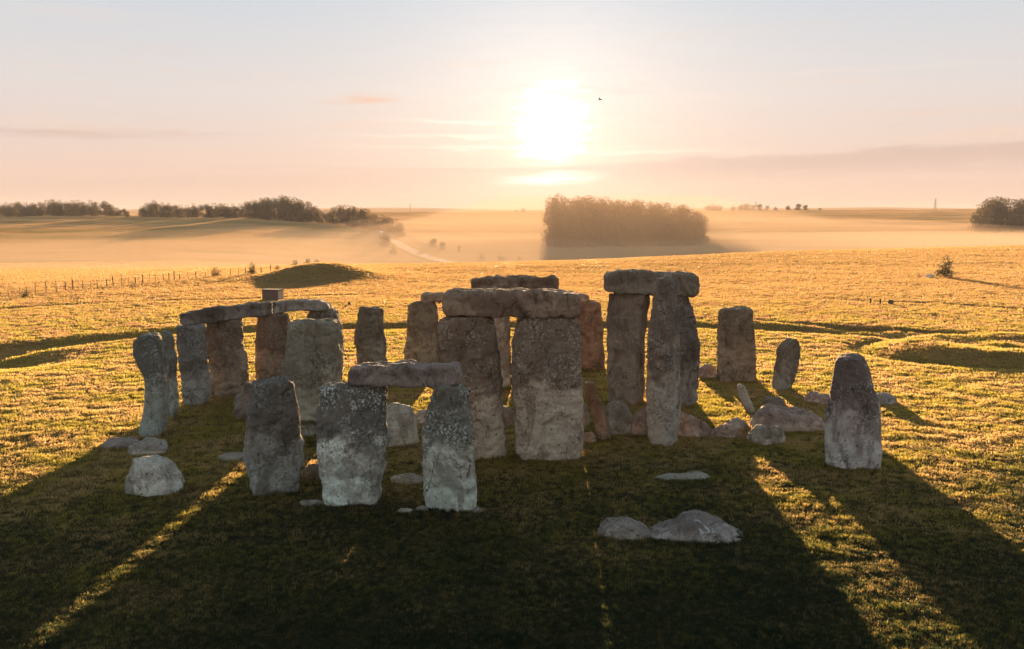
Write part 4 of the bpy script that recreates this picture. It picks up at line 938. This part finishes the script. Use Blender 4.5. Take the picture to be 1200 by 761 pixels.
# ------------------------------------------------------------------ bird beside the sun
bd = simple_mat('dark_feathers', (.05, .045, .045), .7, .1)
Yb = 130.0; bx, bz = at_depth(703, 117, Yb)
V = []; Fc = []; K = 8
for t, r_ in ((-.24, .015), (-.16, .05), (-.04, .075), (.08, .06), (.15, .045), (.2, .04), (.26, .01)):
    for k in range(K): a = 2 * math.pi * k / K; V.append((t, r_ * math.cos(a), r_ * math.sin(a) * .9))
for i in range(6): Fc += [(i * K + k, i * K + (k + 1) % K, (i + 1) * K + (k + 1) % K, (i + 1) * K + k) for k in range(K)]
Fc += [tuple(range(K - 1, -1, -1)), tuple(6 * K + k for k in range(K))]
for s_ in (-1, 1):                                  # wings raised, grown out of the body, each with thickness
    i = len(V)
    for (yy, zz, c0, c1) in ((.03, .02, -.08, .1), (.2, .14, -.08, .12), (.38, .16, -.1, .06), (.52, .1, -.1, -.04)):
        V += [(c0, s_ * yy, zz - .008), (c1, s_ * yy, zz - .008), (c1, s_ * yy, zz + .012), (c0, s_ * yy, zz + .012)]
    for q in range(3):
        a = i + q * 4; Fc += [(a + k, a + (k + 1) % 4, a + 4 + (k + 1) % 4, a + 4 + k) for k in range(4)]
    Fc += [(i, i + 1, i + 2, i + 3), (i + 12, i + 13, i + 14, i + 15)]
i = len(V); V += [(-.2, -.02, 0), (-.2, .02, 0), (-.36, .06, .0), (-.36, -.06, 0), (-.2, -.02, .015), (-.2, .02, .015), (-.36, .06, .012), (-.36, -.06, .012)]
Fc += [(i, i + 1, i + 2, i + 3), (i + 4, i + 5, i + 6, i + 7)] + [(i + k, i + (k + 1) % 4, i + 4 + (k + 1) % 4, i + 4 + k) for k in range(4)]
o = mesh_obj('bird', V, Fc, bd); o.location = (bx, Yb, bz); o.rotation_euler = (math.radians(12), math.radians(-8), math.radians(150)); tag(o, 'small dark bird flying just right of the sun', 'bird')

# ------------------------------------------------------------------ air
def vol_mat(name, dens, colr, g_):
    m, n = new_mat(name); v = n.n('ShaderNodeVolumePrincipled'); v.inputs['Color'].default_value = (*colr, 1); v.inputs['Density'].default_value = dens; v.inputs['Anisotropy'].default_value = g_
    out(n, None, v.outputs[0]); m.cycles.homogeneous_volume = True; return m
if HAZE_DENSITY:
    V, Fc = [], []; box(V, Fc, (0, 0, 8), (14600, 14600, 88))
    tag(mesh_obj('haze', V, Fc, vol_mat('haze_air', HAZE_DENSITY, HAZE_COL, HAZE_G), smooth=False), 'thin golden morning haze over the whole plain', 'haze', kind='stuff')
def mist_layer(lift, dens, colr, label, d_end=(560, 1000), rough=3.0):
    """ground mist filling the valley: a closed lens whose rim lies below the turf"""
    nu, nv = 110, 60
    U_ = np.linspace(-1.15, 1.15, nu); Dd = np.concatenate([np.linspace(105, 480, 44), np.linspace(500, 1050, 16)])
    uu, dd = np.meshgrid(U_, Dd); xx = uu * dd; yy = dd
    tzz = terrain(xx.ravel(), yy.ravel(), False).reshape(xx.shape)
    d0m = np.interp(uu, [-.6, -.3, 0, .15, .3, .6], [112, 125, 150, 165, 215, 240])
    s = sstep(dd, d0m - 30, d0m + 180) * (1 - sstep(dd, *d_end)) * (1 - sstep(np.abs(uu), .95, 1.1))
    topz = -3.0 + np.interp(uu, [-.6, -.22, -.11, .0, .22, .36, .6], lift) * s + rough * fbm(xx / 160, yy / 120, 3)
    topz = np.where((s <= .001), tzz - 4, tzz - 3 + (np.maximum(topz - tzz + 3, 0)) * sstep(s, 0, .15))
    botz = np.full_like(topz, -19.5); topz = np.maximum(topz, botz + .5)
    top_ = np.stack([xx.ravel(), yy.ravel(), topz.ravel()], 1); bot_ = np.stack([xx.ravel(), yy.ravel(), botz.ravel()], 1); VV = np.vstack([top_, bot_]); N0 = nu * nv
    i = np.arange(nv - 1)[:, None] * nu; j = np.arange(nu - 1)[None]
    Q = np.stack([i + j, i + j + 1, i + nu + j + 1, i + nu + j], -1).reshape(-1, 4); Qb = Q[:, ::-1] + N0
    sd_ = []
    for k in range(nu - 1): sd_ += [(k + 1, k, k + N0, k + 1 + N0), ((nv - 1) * nu + k, (nv - 1) * nu + k + 1, (nv - 1) * nu + k + 1 + N0, (nv - 1) * nu + k + N0)]
    for k in range(nv - 1): sd_ += [(k * nu, (k + 1) * nu, (k + 1) * nu + N0, k * nu + N0), ((k + 1) * nu + nu - 1, k * nu + nu - 1, k * nu + nu - 1 + N0, (k + 1) * nu + nu - 1 + N0)]
    mo = mesh_obj('mist', VV, None, vol_mat('valley_mist', dens, colr, MIST_G), quads=np.vstack([Q, Qb, np.array(sd_)]), smooth=False)
    tag(mo, label, 'mist', kind='stuff')
mist_layer([1, 3, 9, 20, 20, 8, 2], MIST_DENSITY, MIST_COL, 'thin golden mist hanging over the whole valley beyond the stones')
mist_layer([-1.5, -2, -3.5, -4, -4, -1, 0], .0042, (.84, .64, .46), 'low pale band of mist on the valley floor just past the plateau edge', (330, 640), 1.2)
